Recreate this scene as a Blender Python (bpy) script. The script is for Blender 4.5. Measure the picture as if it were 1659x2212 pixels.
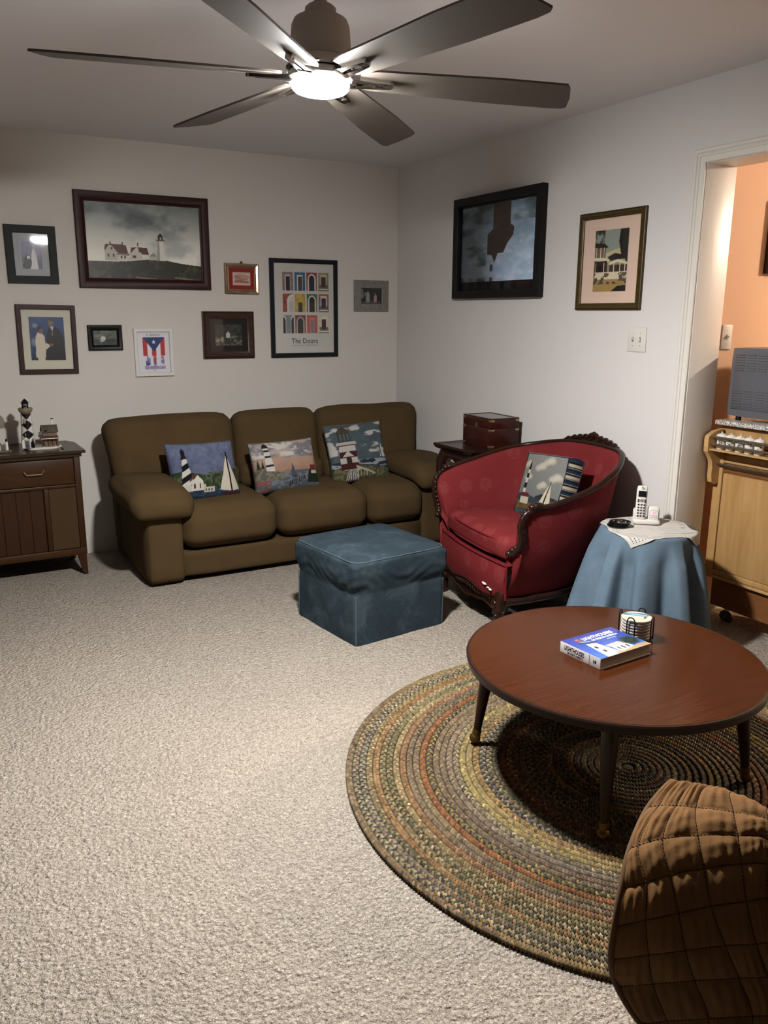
import bpy, bmesh, math, random
import numpy as np
from mathutils import Vector, Matrix, Euler

for o in list(bpy.data.objects):
    bpy.data.objects.remove(o)
SC = bpy.context.scene
COL = SC.collection
random.seed(7)
RNG = np.random.default_rng(7)
R = math.radians

# ------------------------------------------------------------------ camera, world, exposure
YAW, PITCH, ROLL, FPX = R(29.432), R(13.607), R(-0.3076), 1767.5
CAM_H = 1.467
fwd = np.array([math.sin(YAW)*math.cos(PITCH), math.cos(YAW)*math.cos(PITCH), -math.sin(PITCH)])
rgt = np.array([math.cos(YAW), -math.sin(YAW), 0.0])
dwn = np.cross(fwd, rgt)
cx_ = math.cos(ROLL)*rgt + math.sin(ROLL)*dwn
cd_ = -math.sin(ROLL)*rgt + math.cos(ROLL)*dwn
cam_data = bpy.data.cameras.new('camera')
cam = bpy.data.objects.new('camera', cam_data)
COL.objects.link(cam)
cam.matrix_world = Matrix(((cx_[0], -cd_[0], -fwd[0], 0.0), (cx_[1], -cd_[1], -fwd[1], 0.0),
                           (cx_[2], -cd_[2], -fwd[2], CAM_H), (0, 0, 0, 1)))
cam_data.sensor_fit = 'VERTICAL'
cam_data.sensor_height = 36.0
cam_data.lens = FPX/2212*36.0
cam_data.clip_start = 0.02
SC.camera = cam
world = bpy.data.worlds.new('world')
SC.world = world
world.use_nodes = True
world.node_tree.nodes['Background'].inputs[0].default_value = (0.0, 0.0, 0.0, 1)
SC.view_settings.view_transform = 'Standard'
SC.view_settings.look = 'None'
SC.view_settings.gamma = 1.0
SC.view_settings.use_curve_mapping = False
SC.view_settings.exposure = 0.0
FAN_LIGHT = 1950.0        # emission of the fan's glass bowl
KITCHEN_LIGHT = 1350.0    # emission of the kitchen ceiling light

# room measures (metres)
YA, XB, HC = 5.19, 3.025, 2.44          # sofa wall, right wall, ceiling height
XL, YF = -3.3, -3.2                     # left wall, wall behind the camera
DY1, DY0, DZ = 2.577, 0.75, 2.097       # kitchen opening
XK = 3.214                              # kitchen face of the right wall
YO = 2.66                               # orange kitchen wall
XKE = 6.4

# ------------------------------------------------------------------ helpers
def lin(c):
    if isinstance(c, str):
        c = tuple(int(c[i:i+2], 16)/255 for i in (0, 2, 4))
    return tuple((x/12.92 if x <= 0.04045 else ((x+0.055)/1.055)**2.4) for x in c[:3])

def lin_np(a):
    a = np.clip(a, 0, 1)
    return np.where(a <= 0.04045, a/12.92, ((a+0.055)/1.055)**2.4)

class Nodes:
    def __init__(s, name):
        s.m = bpy.data.materials.new(name); s.m.use_nodes = True
        s.t = s.m.node_tree; s.n = s.t.nodes; s.b = s.n['Principled BSDF']
        s.co = None
    def new(s, t, **kw):
        n = s.n.new(t)
        for k, v in kw.items(): setattr(n, k, v)
        return n
    def link(s, a, b): s.t.links.new(a, b)
    def coord(s, scale=(1, 1, 1), which='Object', rot=(0, 0, 0)):
        if s.co is None: s.co = s.new('ShaderNodeTexCoord')
        mp = s.new('ShaderNodeMapping'); mp.inputs['Scale'].default_value = scale
        mp.inputs['Rotation'].default_value = rot
        s.link(s.co.outputs[which], mp.inputs[0]); return mp.outputs[0]
    def noise(s, scale, detail=3, rough=0.5, vec=None, dist=0.0):
        n = s.new('ShaderNodeTexNoise'); n.inputs['Scale'].default_value = scale
        n.inputs['Detail'].default_value = detail; n.inputs['Roughness'].default_value = rough
        n.inputs['Distortion'].default_value = dist
        s.link(vec if vec is not None else s.coord(), n.inputs['Vector']); return n.outputs[0]
    def voronoi(s, scale, vec=None, feature='F1', rnd=1.0):
        n = s.new('ShaderNodeTexVoronoi', feature=feature); n.inputs['Scale'].default_value = scale
        n.inputs['Randomness'].default_value = rnd
        s.link(vec if vec is not None else s.coord(), n.inputs['Vector']); return n
    def wave(s, scale, dist, vec=None, detail=2, dscale=1.0, direction='X', profile='SIN'):
        n = s.new('ShaderNodeTexWave', bands_direction=direction, wave_profile=profile)
        n.inputs['Scale'].default_value = scale; n.inputs['Distortion'].default_value = dist
        n.inputs['Detail'].default_value = detail; n.inputs['Detail Scale'].default_value = dscale
        s.link(vec if vec is not None else s.coord(), n.inputs['Vector']); return n.outputs[1]
    def ramp(s, fac, stops, interp='LINEAR'):
        n = s.new('ShaderNodeValToRGB'); n.color_ramp.interpolation = interp
        e = n.color_ramp.elements
        while len(e) < len(stops): e.new(0.5)
        for el, (p, c) in zip(e, stops):
            el.position = p; el.color = (*(lin(c) if not isinstance(c, float) else (c, c, c)), 1)
        s.link(fac, n.inputs[0]); return n.outputs[0]
    def mix(s, fac, a, b, blend='MIX'):
        n = s.new('ShaderNodeMix', data_type='RGBA', blend_type=blend)
        for sock, v in ((0, fac), (6, a), (7, b)):
            if hasattr(v, 'is_linked') or hasattr(v, 'links'): s.link(v, n.inputs[sock])
            elif sock == 0: n.inputs[0].default_value = v
            else: n.inputs[sock].default_value = (*(lin(v) if isinstance(v, str) else v), 1)
        return n.outputs[2]
    def math(s, op, a, b=0.0):
        n = s.new('ShaderNodeMath', operation=op)
        for i, v in enumerate((a, b)):
            if hasattr(v, 'links'): s.link(v, n.inputs[i])
            else: n.inputs[i].default_value = v
        return n.outputs[0]
    def bump(s, h, strength=0.3, dist=0.002, nrm=None):
        n = s.new('ShaderNodeBump'); n.inputs['Strength'].default_value = strength
        n.inputs['Distance'].default_value = dist; s.link(h, n.inputs['Height'])
        if nrm is not None: s.link(nrm, n.inputs['Normal'])
        s.link(n.outputs[0], s.b.inputs['Normal']); return n.outputs[0]
    def col(s, c):
        if hasattr(c, 'links'): s.link(c, s.b.inputs['Base Color'])
        else: s.b.inputs['Base Color'].default_value = (*lin(c), 1)
    def set(s, **kw):
        for k, v in kw.items():
            s.b.inputs[{'rough': 'Roughness', 'metal': 'Metallic', 'spec': 'Specular IOR Level', 'coat': 'Coat Weight',
                        'coatr': 'Coat Roughness', 'sheen': 'Sheen Weight', 'sheenr': 'Sheen Roughness', 'trans': 'Transmission Weight',
                        'alpha': 'Alpha', 'emis': 'Emission Strength'}[k]].default_value = v

def simple(name, c, rough=0.5, metal=0.0, c2=None, nscale=20.0, bump=0.0, bscale=200.0, bdist=0.001, coat=0.0, sheen=0.0, spec=0.3, detail=3):
    k = Nodes(name)
    if c2: k.col(k.ramp(k.noise(nscale, detail), [(0.3, c), (0.7, c2)]))
    else: k.col(c)
    k.set(rough=rough, metal=metal, coat=coat, sheen=sheen, spec=spec)
    if bump: k.bump(k.noise(bscale, 2), bump, bdist)
    return k.m

def wood(name, c1, c2, rough=0.35, scale=(1.2, 14, 14), coat=0.0, bump=0.05, fine=6.0, spec=0.25):
    k = Nodes(name)
    v = k.coord(scale)
    g = k.noise(fine, 6, 0.6, v, 0.6)
    k.col(k.ramp(g, [(0.28, c1), (0.72, c2)]))
    k.set(rough=rough, coat=coat, spec=spec)
    if bump: k.bump(g, bump, 0.001)
    return k.m

def fabric(name, c1, c2, nscale=8.0, weave=420.0, bump=0.35, sheen=0.3, rough=0.95, fuzz=None):
    k = Nodes(name)
    n = k.noise(nscale, 4, 0.6)
    c = k.ramp(n, [(0.3, c1), (0.7, c2)])
    k.col(c); k.set(rough=rough, sheen=sheen, spec=0.15)
    k.bump(k.noise(weave, 2), bump, 0.0012)
    return k.m

_meshcache = {}
def _bevbox(bev, seg):
    bm = bmesh.new(); bmesh.ops.create_cube(bm, size=1.0); return bm

class MB:
    """collects shapes into ONE mesh"""
    def __init__(s): s.v = []; s.f = []
    def add(s, vs, fs, mtx=None):
        b = len(s.v)
        if mtx is not None: vs = [tuple(mtx @ Vector(v)) for v in vs]
        s.v.extend([tuple(v) for v in vs]); s.f.extend([tuple(i+b for i in f) for f in fs]); return s
    def bm(s, bm, mtx=None):
        bm.verts.index_update()
        s.add([v.co.copy() for v in bm.verts], [[v.index for v in f.verts] for f in bm.faces], mtx); bm.free(); return s
    def box(s, c, size, bev=0.0, seg=2, rot=None):
        bm = bmesh.new(); bmesh.ops.create_cube(bm, size=1.0)
        bmesh.ops.scale(bm, vec=size, verts=bm.verts)
        if bev: bmesh.ops.bevel(bm, geom=list(bm.edges), offset=min(bev, min(size)*0.49), segments=seg, profile=0.5, affect='EDGES')
        m = Matrix.Translation(c)
        if rot is not None: m = m @ Euler(rot).to_matrix().to_4x4()
        return s.bm(bm, m)
    def b2(s, lo, hi, bev=0.0, seg=2):
        return s.box([(a+b)/2 for a, b in zip(lo, hi)], [abs(b-a) for a, b in zip(lo, hi)], bev, seg)
    def tube(s, path, r, n=8, closed=False, caps=True, flat=1.0):
        P = [Vector(p) for p in path]; m = len(P)
        rr = r if hasattr(r, '__len__') else [r]*m
        T = []
        for i in range(m):
            a = P[(i-1) % m] if (closed or i > 0) else P[0]
            b = P[(i+1) % m] if (closed or i < m-1) else P[-1]
            t = (b-a); T.append(t.normalized() if t.length > 1e-9 else Vector((0, 0, 1)))
        up = Vector((0, 0, 1)) if abs(T[0].z) < 0.9 else Vector((1, 0, 0))
        N = (up - T[0]*up.dot(T[0])).normalized()
        vs = []
        for i in range(m):
            N = (N - T[i]*N.dot(T[i]));
            N = N.normalized() if N.length > 1e-6 else T[i].orthogonal().normalized()
            B = T[i].cross(N)
            for k in range(n):
                a = 2*math.pi*k/n
                vs.append(P[i] + N*(math.cos(a)*rr[i]*flat) + B*(math.sin(a)*rr[i]))
        fs = []
        for i in range(m if closed else m-1):
            for k in range(n):
                j = (i+1) % m
                fs.append((i*n+k, i*n+(k+1) % n, j*n+(k+1) % n, j*n+k))
        if caps and not closed:
            fs.append(tuple(reversed(range(n)))); fs.append(tuple(range((m-1)*n, m*n)))
        return s.add(vs, fs)
    def lathe(s, prof, n=32, c=(0, 0, 0), mtx=None):
        vs = []; fs = []
        for (r, z) in prof:
            for k in range(n):
                a = 2*math.pi*k/n; vs.append((c[0]+r*math.cos(a), c[1]+r*math.sin(a), c[2]+z))
        for i in range(len(prof)-1):
            for k in range(n):
                fs.append((i*n+k, i*n+(k+1) % n, (i+1)*n+(k+1) % n, (i+1)*n+k))
        if prof[0][0] > 1e-6: fs.append(tuple(reversed(range(n))))
        if prof[-1][0] > 1e-6: fs.append(tuple(range((len(prof)-1)*n, len(prof)*n)))
        return s.add(vs, fs, mtx)
    def prism(s, poly, h, mtx=None):
        """2D outline (x,y) extruded 0..h along z"""
        n = len(poly)
        vs = [(x, y, 0) for x, y in poly]+[(x, y, h) for x, y in poly]
        fs = [tuple(reversed(range(n))), tuple(range(n, 2*n))]+[(i, (i+1) % n, n+(i+1) % n, n+i) for i in range(n)]
        return s.add(vs, fs, mtx)
    def ball(s, c, r, n=12, m=8):
        r = r if hasattr(r, '__len__') else (r, r, r)
        vs = []; fs = []
        for i in range(m+1):
            t = math.pi*i/m
            for k in range(n):
                a = 2*math.pi*k/n
                vs.append((c[0]+r[0]*math.sin(t)*math.cos(a), c[1]+r[1]*math.sin(t)*math.sin(a), c[2]-r[2]*math.cos(t)))
        for i in range(m):
            for k in range(n):
                fs.append((i*n+k, i*n+(k+1) % n, (i+1)*n+(k+1) % n, (i+1)*n+k))
        return s.add(vs, fs)
    def rbox(s, c, size, r, n=10, puff=(0, 0, 0), mtx=None, fn=None):
        """soft rounded box; puff = bulge of the +-x, +-y, +-z faces"""
        hx, hy, hz = [d/2 for d in size]
        r = min(r, hx*0.98, hy*0.98, hz*0.98)
        bm = bmesh.new(); bmesh.ops.create_cube(bm, size=2.0)
        bmesh.ops.subdivide_edges(bm, edges=list(bm.edges), cuts=n, use_grid_fill=True)
        for v in bm.verts:
            u = v.co.copy()
            p = Vector((u.x*hx, u.y*hy, u.z*hz))
            q = Vector((max(-hx+r, min(hx-r, p.x)), max(-hy+r, min(hy-r, p.y)), max(-hz+r, min(hz-r, p.z))))
            # denser sampling near the rounding
            d = Vector(((u.x if abs(u.x) > 0.999 else 0), (u.y if abs(u.y) > 0.999 else 0), (u.z if abs(u.z) > 0.999 else 0)))
            e = p-q
            if e.length > 1e-9: p = q + e.normalized()*r
            bx = (1-u.y**2)*(1-u.z**2); by = (1-u.x**2)*(1-u.z**2); bz = (1-u.x**2)*(1-u.y**2)
            p.x += math.copysign(puff[0], u.x)*max(0, bx)**0.7*abs(u.x)
            p.y += math.copysign(puff[1], u.y)*max(0, by)**0.7*abs(u.y)
            p.z += math.copysign(puff[2], u.z)*max(0, bz)**0.7*abs(u.z)
            if fn: p = fn(p, u)
            v.co = p
        m = Matrix.Translation(c)
        if mtx is not None: m = m @ mtx
        return s.bm(bm, m)
    def build(s, name, mat, parent=None, sharp=38, cols=None):
        me = bpy.data.meshes.new(name)
        me.from_pydata(s.v, [], s.f); me.validate(); 
        me.materials.append(mat)
        return finish(name, me, parent, sharp)

def finish(name, me, parent=None, sharp=38):
    me.shade_smooth()
    if sharp is not None and sharp < 179: me.set_sharp_from_angle(angle=R(sharp))
    o = bpy.data.objects.new(name, me); COL.objects.link(o)
    if parent is not None: o.parent = parent
    return o

def fix_normals(o):
    bm = bmesh.new(); bm.from_mesh(o.data); bmesh.ops.recalc_face_normals(bm, faces=bm.faces); bm.to_mesh(o.data); bm.free(); return o

def grid_mesh(name, X, mat, parent=None, cols=None, sharp=None, flip=False, mask=None, close_u=False):
    """X: (n,m,3) array of points -> quad sheet; cols: (n,m,3) sRGB colours"""
    n, m = X.shape[:2]
    idx = np.arange(n*m).reshape(n, m)
    if close_u:
        nx = np.roll(idx, -1, axis=0)
        q = np.stack([idx[:, :-1], nx[:, :-1], nx[:, 1:], idx[:, 1:]], -1).reshape(-1, 4)
    else:
        q = np.stack([idx[:-1, :-1], idx[1:, :-1], idx[1:, 1:], idx[:-1, 1:]], -1).reshape(-1, 4)
        if mask is not None: q = q[mask.reshape(-1)]
    if flip: q = q[:, ::-1]
    me = bpy.data.meshes.new(name)
    me.from_pydata(X.reshape(-1, 3).tolist(), [], q.tolist())
    me.materials.append(mat)
    if cols is not None:
        a = me.color_attributes.new('paint', 'FLOAT_COLOR', 'POINT')
        c = np.ones((n*m, 4), dtype=np.float32); c[:, :3] = lin_np(cols.reshape(-1, 3))
        a.data.foreach_set('color', c.ravel())
    return finish(name, me, parent, sharp)

def thing(name, label, cat, loc=(0, 0, 0), rotz=0.0, group=None, rot=None):
    o = bpy.data.objects.new(name, None); COL.objects.link(o)
    o.empty_display_size = 0.05
    o.location = loc; o.rotation_euler = rot if rot is not None else (0, 0, rotz)
    return tag(o, label, cat, group)

def tag(o, label, cat, group=None):
    o['label'] = label; o['category'] = cat
    if group: o['group'] = group
    return o

def struct(o): o['kind'] = 'structure'; return o

def dup(root, loc=None, rotz=None, label=None, group=None):
    r = root.copy(); COL.objects.link(r)
    if loc is not None: r.location = loc
    if rotz is not None: r.rotation_euler = (0, 0, rotz)
    if label: r['label'] = label
    if group: r['group'] = group
    for ch in list(root.children):
        c = ch.copy(); COL.objects.link(c); c.parent = r
        for g in list(ch.children):
            d = g.copy(); COL.objects.link(d); d.parent = c
    return r

def text_mesh(name, s, size, mat, parent, loc, rot, squeeze=1.0, thick=0.0003, align='CENTER', bold=0.0):
    cu = bpy.data.curves.new('tmp', 'FONT'); cu.body = s; cu.size = size; cu.align_x = align; cu.align_y = 'CENTER'
    cu.extrude = thick; cu.resolution_u = 3; cu.offset = bold
    o = bpy.data.objects.new('tmp', cu); COL.objects.link(o)
    dg = bpy.context.evaluated_depsgraph_get()
    me = bpy.data.meshes.new_from_object(o.evaluated_get(dg))
    bpy.data.objects.remove(o); bpy.data.curves.remove(cu)
    me.name = name
    me.transform(Matrix.Diagonal((squeeze, 1, 1, 1)))
    me.materials.clear(); me.materials.append(mat)
    ob = bpy.data.objects.new(name, me); COL.objects.link(ob); ob.parent = parent
    ob.location = loc; ob.rotation_euler = rot
    return ob

# ---- painting of flat prints as vertex colours
class Canvas:
    def __init__(s, w, h, c='808080'):
        s.w, s.h = w, h
        s.a = np.zeros((w, h, 3)); s.a[:] = s.c(c)
        s.U, s.V = np.meshgrid(np.linspace(0, 1, w), np.linspace(0, 1, h), indexing='ij')
    @staticmethod
    def c(c): return np.array([int(c[i:i+2], 16)/255 for i in (0, 2, 4)]) if isinstance(c, str) else np.array(c, float)
    def fbm(s, fu, fv, oct=4, seed=0):
        rng = np.random.default_rng(seed); out = np.zeros((s.w, s.h)); amp = 1.0; tot = 0
        for o in range(oct):
            nu, nv = int(fu*2**o)+2, int(fv*2**o)+2
            g = rng.random((nu+1, nv+1))
            x = s.U*(nu-1); y = s.V*(nv-1); i = x.astype(int); j = y.astype(int)
            fx = x-i; fy = y-j; fx = fx*fx*(3-2*fx); fy = fy*fy*(3-2*fy)
            out += amp*((g[i, j]*(1-fx)+g[i+1, j]*fx)*(1-fy)+(g[i, j+1]*(1-fx)+g[i+1, j+1]*fx)*fy)
            tot += amp; amp *= 0.55
        return out/tot
    def blend(s, m, c):
        m = np.clip(m, 0, 1)[..., None]; s.a = s.a*(1-m)+s.c(c)*m; return s
    def grad(s, c0, c1, v0=0.0, v1=1.0, m=None):
        t = np.clip((s.V-v0)/(v1-v0), 0, 1)[..., None]
        g = s.c(c0)*(1-t)+s.c(c1)*t
        m = np.ones((s.w, s.h)) if m is None else m
        s.a = s.a*(1-m[..., None])+g*m[..., None]; return s
    def inside(s, pts):
        m = np.zeros((s.w, s.h), bool); n = len(pts)
        for k in range(n):
            x0, y0 = pts[k]; x1, y1 = pts[(k+1) % n]
            if y0 == y1: continue
            c = ((y0 > s.V) != (y1 > s.V)) & (s.U < (x1-x0)*(s.V-y0)/(y1-y0)+x0)
            m ^= c
        return m
    def poly(s, c, pts, op=1.0): return s.blend(s.inside(pts)*op, c)
    def rect(s, c, u0, v0, u1, v1, op=1.0): return s.blend(((s.U >= u0) & (s.U <= u1) & (s.V >= v0) & (s.V <= v1))*op, c)
    def ell(s, c, u, v, ru, rv, op=1.0, soft=0.0):
        d = np.sqrt(((s.U-u)/ru)**2+((s.V-v)/rv)**2)
        return s.blend((np.clip((1-d)/soft+0.5, 0, 1) if soft else (d <= 1))*op, c)
    def mul(s, f): s.a = np.clip(s.a*f[..., None], 0, 1); return s

def print_sheet(name, cv, w, h, y, mat, parent, cx=0.0, cz=0.0):
    X = np.zeros((cv.w, cv.h, 3)); X[..., 0] = cx+(cv.U-0.5)*w; X[..., 2] = cz+(cv.V-0.5)*h; X[..., 1] = y
    return grid_mesh(name, X, mat, parent, cols=cv.a, flip=False)

def paint_mat(name, rough=0.45, coat=0.0, bump=0.0, bscale=300, sheen=0.0, tone=1.0):
    k = Nodes(name)
    a = k.new('ShaderNodeVertexColor', layer_name='paint')
    k.col(k.mix(1.0, a.outputs[0], (tone, tone, tone), 'MULTIPLY'))
    k.set(rough=rough, coat=coat, sheen=sheen, spec=0.4 if rough < 0.8 else 0.15)
    if bump: k.bump(k.noise(bscale, 2), bump, 0.001)
    return k.m

def cubic(P, t):
    """Catmull-Rom through rows of P (k,...) at parameters t in 0..k-1"""
    P = np.asarray(P, float); k = len(P)
    Q = np.concatenate([2*P[:1]-P[1:2], P, 2*P[-1:]-P[-2:-1]])
    i = np.clip(t.astype(int), 0, k-2); f = (t-i).reshape((-1,)+(1,)*(P.ndim-1))
    a, b, c, d = Q[i], Q[i+1], Q[i+2], Q[i+3]
    return 0.5*((2*b)+(c-a)*f+(2*a-5*b+4*c-d)*f**2+(3*b-a-3*c+d)*f**3)
# ------------------------------------------------------------------ materials
M = {}
def mk_wall(name, c, c2):
    k = Nodes(name)
    k.col(k.ramp(k.noise(1.3, 3), [(0.3, c), (0.7, c2)])); k.set(rough=0.75, spec=0.3)
    k.bump(k.noise(160, 2), 0.06, 0.0015); return k.m
M['wall'] = mk_wall('wall_paint', 'cac5be', 'cdc8c1')
M['wallw'] = mk_wall('right_wall_paint', 'c9c5c3', 'cdc9c7')
M['ceil'] = mk_wall('ceiling_paint', 'd8d6d9', 'dad8db')
M['panel'] = wood('bounce_cutting_dark_wall', '3a2a1e', '4a3626', 0.5, (5, 5, 0.6))  # invented dark finish for the unseen walls, added to cut bounced light
M['orange'] = mk_wall('orange_paint', 'd5aa88', 'd8ae8d')
def mk_gloss_white():
    k = Nodes('white_gloss_paint')
    n = k.noise(9, 4, 0.6, k.coord((6, 6, 0.5)))
    k.col('d3cec7'); k.set(rough=0.38, spec=0.35); k.bump(n, 0.14, 0.004); return k.m
M['jamb'] = mk_gloss_white()
M['trim'] = simple('white_trim_paint', 'cfcbc3', 0.32)
def mk_carpet():
    k = Nodes('beige_carpet')
    v = k.coord()
    fine = k.noise(150, 3, 0.6, v, 1.1)
    mid = k.noise(52, 2, 0.5, v, 0.6)
    big = k.noise(3.0, 3, 0.5, v)
    vor = k.voronoi(95, v, 'SMOOTH_F1')
    base = k.ramp(fine, [(0.30, '5f564b'), (0.43, '9a8f82'), (0.57, 'c0b6aa'), (0.72, 'd9d0c4')])
    base = k.mix(0.35, base, k.ramp(mid, [(0.3, '887e72'), (0.7, 'c4baad')]))
    base = k.mix(0.10, base, k.ramp(big, [(0.35, '8c8275'), (0.65, 'afa598')]))
    grain = k.noise(330, 2, 0.6, v)
    base = k.mix(0.45, base, k.mix(1.0, base, k.ramp(grain, [(0.32, 0.35), (0.5, 0.95), (0.7, 1.35)]), 'MULTIPLY'))
    k.col(base); k.set(rough=1.0, sheen=0.0, spec=0.03)
    h = k.math('ADD', k.math('MULTIPLY', vor.outputs['Distance'], -1.2), k.math('MULTIPLY', fine, 0.9))
    k.bump(k.math('ADD', h, k.math('MULTIPLY', mid, 0.7)), 1.0, 0.012); return k.m
M['carpet'] = mk_carpet()
M['tile'] = simple('kitchen_tile_glaze', 'a59a80', 0.35, c2='b5aa90', nscale=14)
M['grout'] = simple('tile_grout', '5e5646', 0.9)
M['black'] = simple('black_plastic', '0d0d0e', 0.45)
M['white_plastic'] = simple('white_plastic', 'cdc9c2', 0.35)
M['grey_plastic'] = simple('grey_plastic', 'a4a19b', 0.45)
M['dark_gap'] = simple('dark_slot', '040404', 0.9)
M['nickel'] = simple('brushed_nickel', 'a8a49c', 0.32, 0.9)
M['chrome'] = simple('polished_chrome', 'c8c6c2', 0.10, 1.0)
M['motor'] = simple('taupe_motor_paint', 'a59c92', 0.5, 0.0)
M['blade'] = simple('grey_blade_laminate', '453f39', 0.55, 0.0, c2='4a443e', nscale=6)
M['brass'] = simple('aged_brass', '5e4c28', 0.35, 0.8)
M['iron'] = simple('black_wire', '0c0b0b', 0.4, 0.5)

# ------------------------------------------------------------------ the room
m = MB(); m.add([(XL, YF, 0), (XB, YF, 0), (XB, YA, 0), (XL, YA, 0)], [(0, 1, 2, 3)])
ext = [(XB, DY0), (3.57, DY0), (3.57, 2.1), (3.527, 2.38), (3.454, 2.509), (3.33, 2.63), (XK, 2.645), (XK, DY1), (XB, DY1)]
m.add([(x, y, 0) for x, y in ext], [tuple(range(len(ext)))])
m.add([(x, y, 0) for x, y in ext[1:7]]+[(x, y, -0.014) for x, y in ext[1:7]], [(i, 6+i, 7+i, i+1) for i in range(5)])
struct(m.build('floor', M['carpet']))
struct(MB().b2((XL-0.1, YA, -0.02), (XB+0.1, YA+0.1, HC+0.1)).build('wall_back', M['wall']))
struct(MB().b2((XL-0.1, YF-0.1, -0.02), (XL, YA+0.1, HC+0.1)).build('wall_left', M['panel']))
struct(MB().b2((XL-0.1, YF-0.1, -0.02), (XKE+0.1, YF, HC+0.1)).build('wall_front', M['panel']))
m = MB()
m.b2((XB, DY1+0.015, -0.02), (XK, YA, HC+0.05)); m.b2((XB, YF, -0.02), (XK, DY0-0.015, HC+0.05))
m.b2((XB, DY0-0.015, DZ+0.015), (XK, DY1+0.015, HC+0.05))
struct(m.build('wall_right', M['wallw']))
struct(MB().b2((XL-0.1, YF-0.1, HC), (XKE+0.1, YA+0.1, HC+0.12)).build('ceiling', M['ceil']))
struct(MB().b2((XK, YO, -0.02), (XKE, YO+0.1, HC+0.05)).build('wall_kitchen', M['orange']))
struct(MB().b2((XKE, YF, -0.02), (XKE+0.1, YO+0.1, HC+0.05)).build('wall_kitchen_end', M['orange']))
kf = struct(MB().b2((XB+0.05, YF, -0.05), (XKE, YO, -0.014)).build('floor_kitchen', M['grout']))
ts = 0.305
tile_me = None
for i in range(7):
    for j in range(7):
        x0 = 3.10+i*ts; y1 = YO-j*ts
        if tile_me is None:
            t = MB().box((0, 0, 0), (ts-0.006, ts-0.006, 0.009), 0.002, 1).build('tile', M['tile'], kf); tile_me = t.data
        else:
            t = bpy.data.objects.new('tile', tile_me); COL.objects.link(t); t.parent = kf
        t.location = (x0+ts/2, y1-ts/2, -0.011)
# baseboard of the orange wall
struct(MB().b2((XK, YO-0.014, -0.014), (XKE, YO, 0.085), 0.004).build('baseboard_kitchen', M['trim']))

# casing round the kitchen opening
prof = [(0.003, 0), (0.003, 0.009), (0.007, 0.0115), (0.027, 0.012), (0.029, 0.016), (0.035, 0.0165), (0.037, 0.013),
        (0.041, 0.013), (0.044, 0.0185), (0.055, 0.0185), (0.061, 0.014), (0.061, 0)]
def casing(a0, a1):
    m = MB(); n = len(prof)
    m.v = a0+a1
    m.f = [(i, i+1, n+i+1, n+i) for i in range(n-1)]; return m
struct(casing([(XB-t, DY1+w, 0) for w, t in prof], [(XB-t, DY1+w, DZ+w) for w, t in prof]).build('trim_1', M['trim'], sharp=25))
struct(casing([(XB-t, DY1+w, DZ+w) for w, t in prof], [(XB-t, DY0-w, DZ+w) for w, t in prof]).build('trim_2', M['trim'], sharp=25))
struct(casing([(XB-t, DY0-w, DZ+w) for w, t in prof], [(XB-t, DY0-w, 0) for w, t in prof]).build('trim_3', M['trim'], sharp=25))
for nm, o in (('trim_1', 0), ('trim_2', 0), ('trim_3', 0)): fix_normals(bpy.data.objects[nm])
struct(MB().b2((XB+0.002, DY1, 0), (XK, DY1+0.014, DZ+0.012), 0.002).build('trim_4', M['jamb']))
struct(MB().b2((XB+0.002, DY0-0.014, 0), (XK, DY0, DZ+0.012), 0.002).build('trim_5', M['jamb']))
struct(MB().b2((XB+0.002, DY0-0.014, DZ), (XK, DY1+0.014, DZ+0.013), 0.002).build('trim_6', M['jamb']))

# ------------------------------------------------------------------ ceiling fan
zb = 2.133; HUB = (1.079, 2.289)
fan = thing('ceiling_fan', 'six-blade taupe ceiling fan with lit round glass bowl', 'ceiling fan', (*HUB, zb), rot=(R(-1.55), R(1.66), 0))
emis = Nodes('lit_glass_bowl'); emis.col('ffffff'); emis.b.inputs['Emission Color'].default_value = (1.0, 0.98, 0.95, 1); emis.set(emis=FAN_LIGHT, rough=0.4)
rim_m = Nodes('lit_glass_rim'); rim_m.col('ffffff'); rim_m.b.inputs['Emission Color'].default_value = (1.0, 0.98, 0.95, 1); rim_m.set(emis=FAN_LIGHT*0.65, rough=0.4)
MB().lathe([(0.0, 0.31), (0.018, 0.31), (0.018, 0.15), (0, 0.15)], 20).build('downrod', M['motor'], fan)
MB().lathe([(0.0, 0.307), (0.075, 0.307), (0.075, 0.28), (0.055, 0.25), (0.02, 0.245), (0.0, 0.245)], 32).build('canopy', M['motor'], fan)
MB().lathe([(0, 0.162), (0.034, 0.162), (0.043, 0.155), (0.045, 0.13), (0.046, 0.128), (0, 0.128)], 32).build('coupling_cover', M['motor'], fan)
MB().lathe([(0, 0.132), (0.060, 0.132), (0.074, 0.124), (0.081, 0.108), (0.084, 0.07), (0.086, 0.03), (0.084, 0.022), (0, 0.022)], 40).build('motor_housing', M['motor'], fan)
MB().lathe([(0, 0.024), (0.084, 0.024), (0.094, 0.012), (0.099, -0.002), (0.095, -0.009), (0, -0.009)], 40).build('blade_hub', M['chrome'], fan)
MB().lathe([(0, -0.010), (0.080, -0.006), (0.090, -0.012), (0.093, -0.020), (0.093, -0.029), (0.088, -0.034), (0.083, -0.034), (0.083, -0.024), (0, -0.024)], 48).build('light_ring', M['nickel'], fan)
MB().lathe([(0.081, -0.030), (0.0815, -0.043), (0.080, -0.050), (0.074, -0.056)], 48).build('bowl_rim', rim_m.m, fan, 60)
bowl = MB().lathe([(0.074, -0.056), (0.060, -0.061), (0.040, -0.0645), (0.02, -0.066), (0.0, -0.0665)], 48).build('glass_bowl', emis.m, fan, 60)
bowl['label'] = 'glowing white frosted glass bowl'
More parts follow.
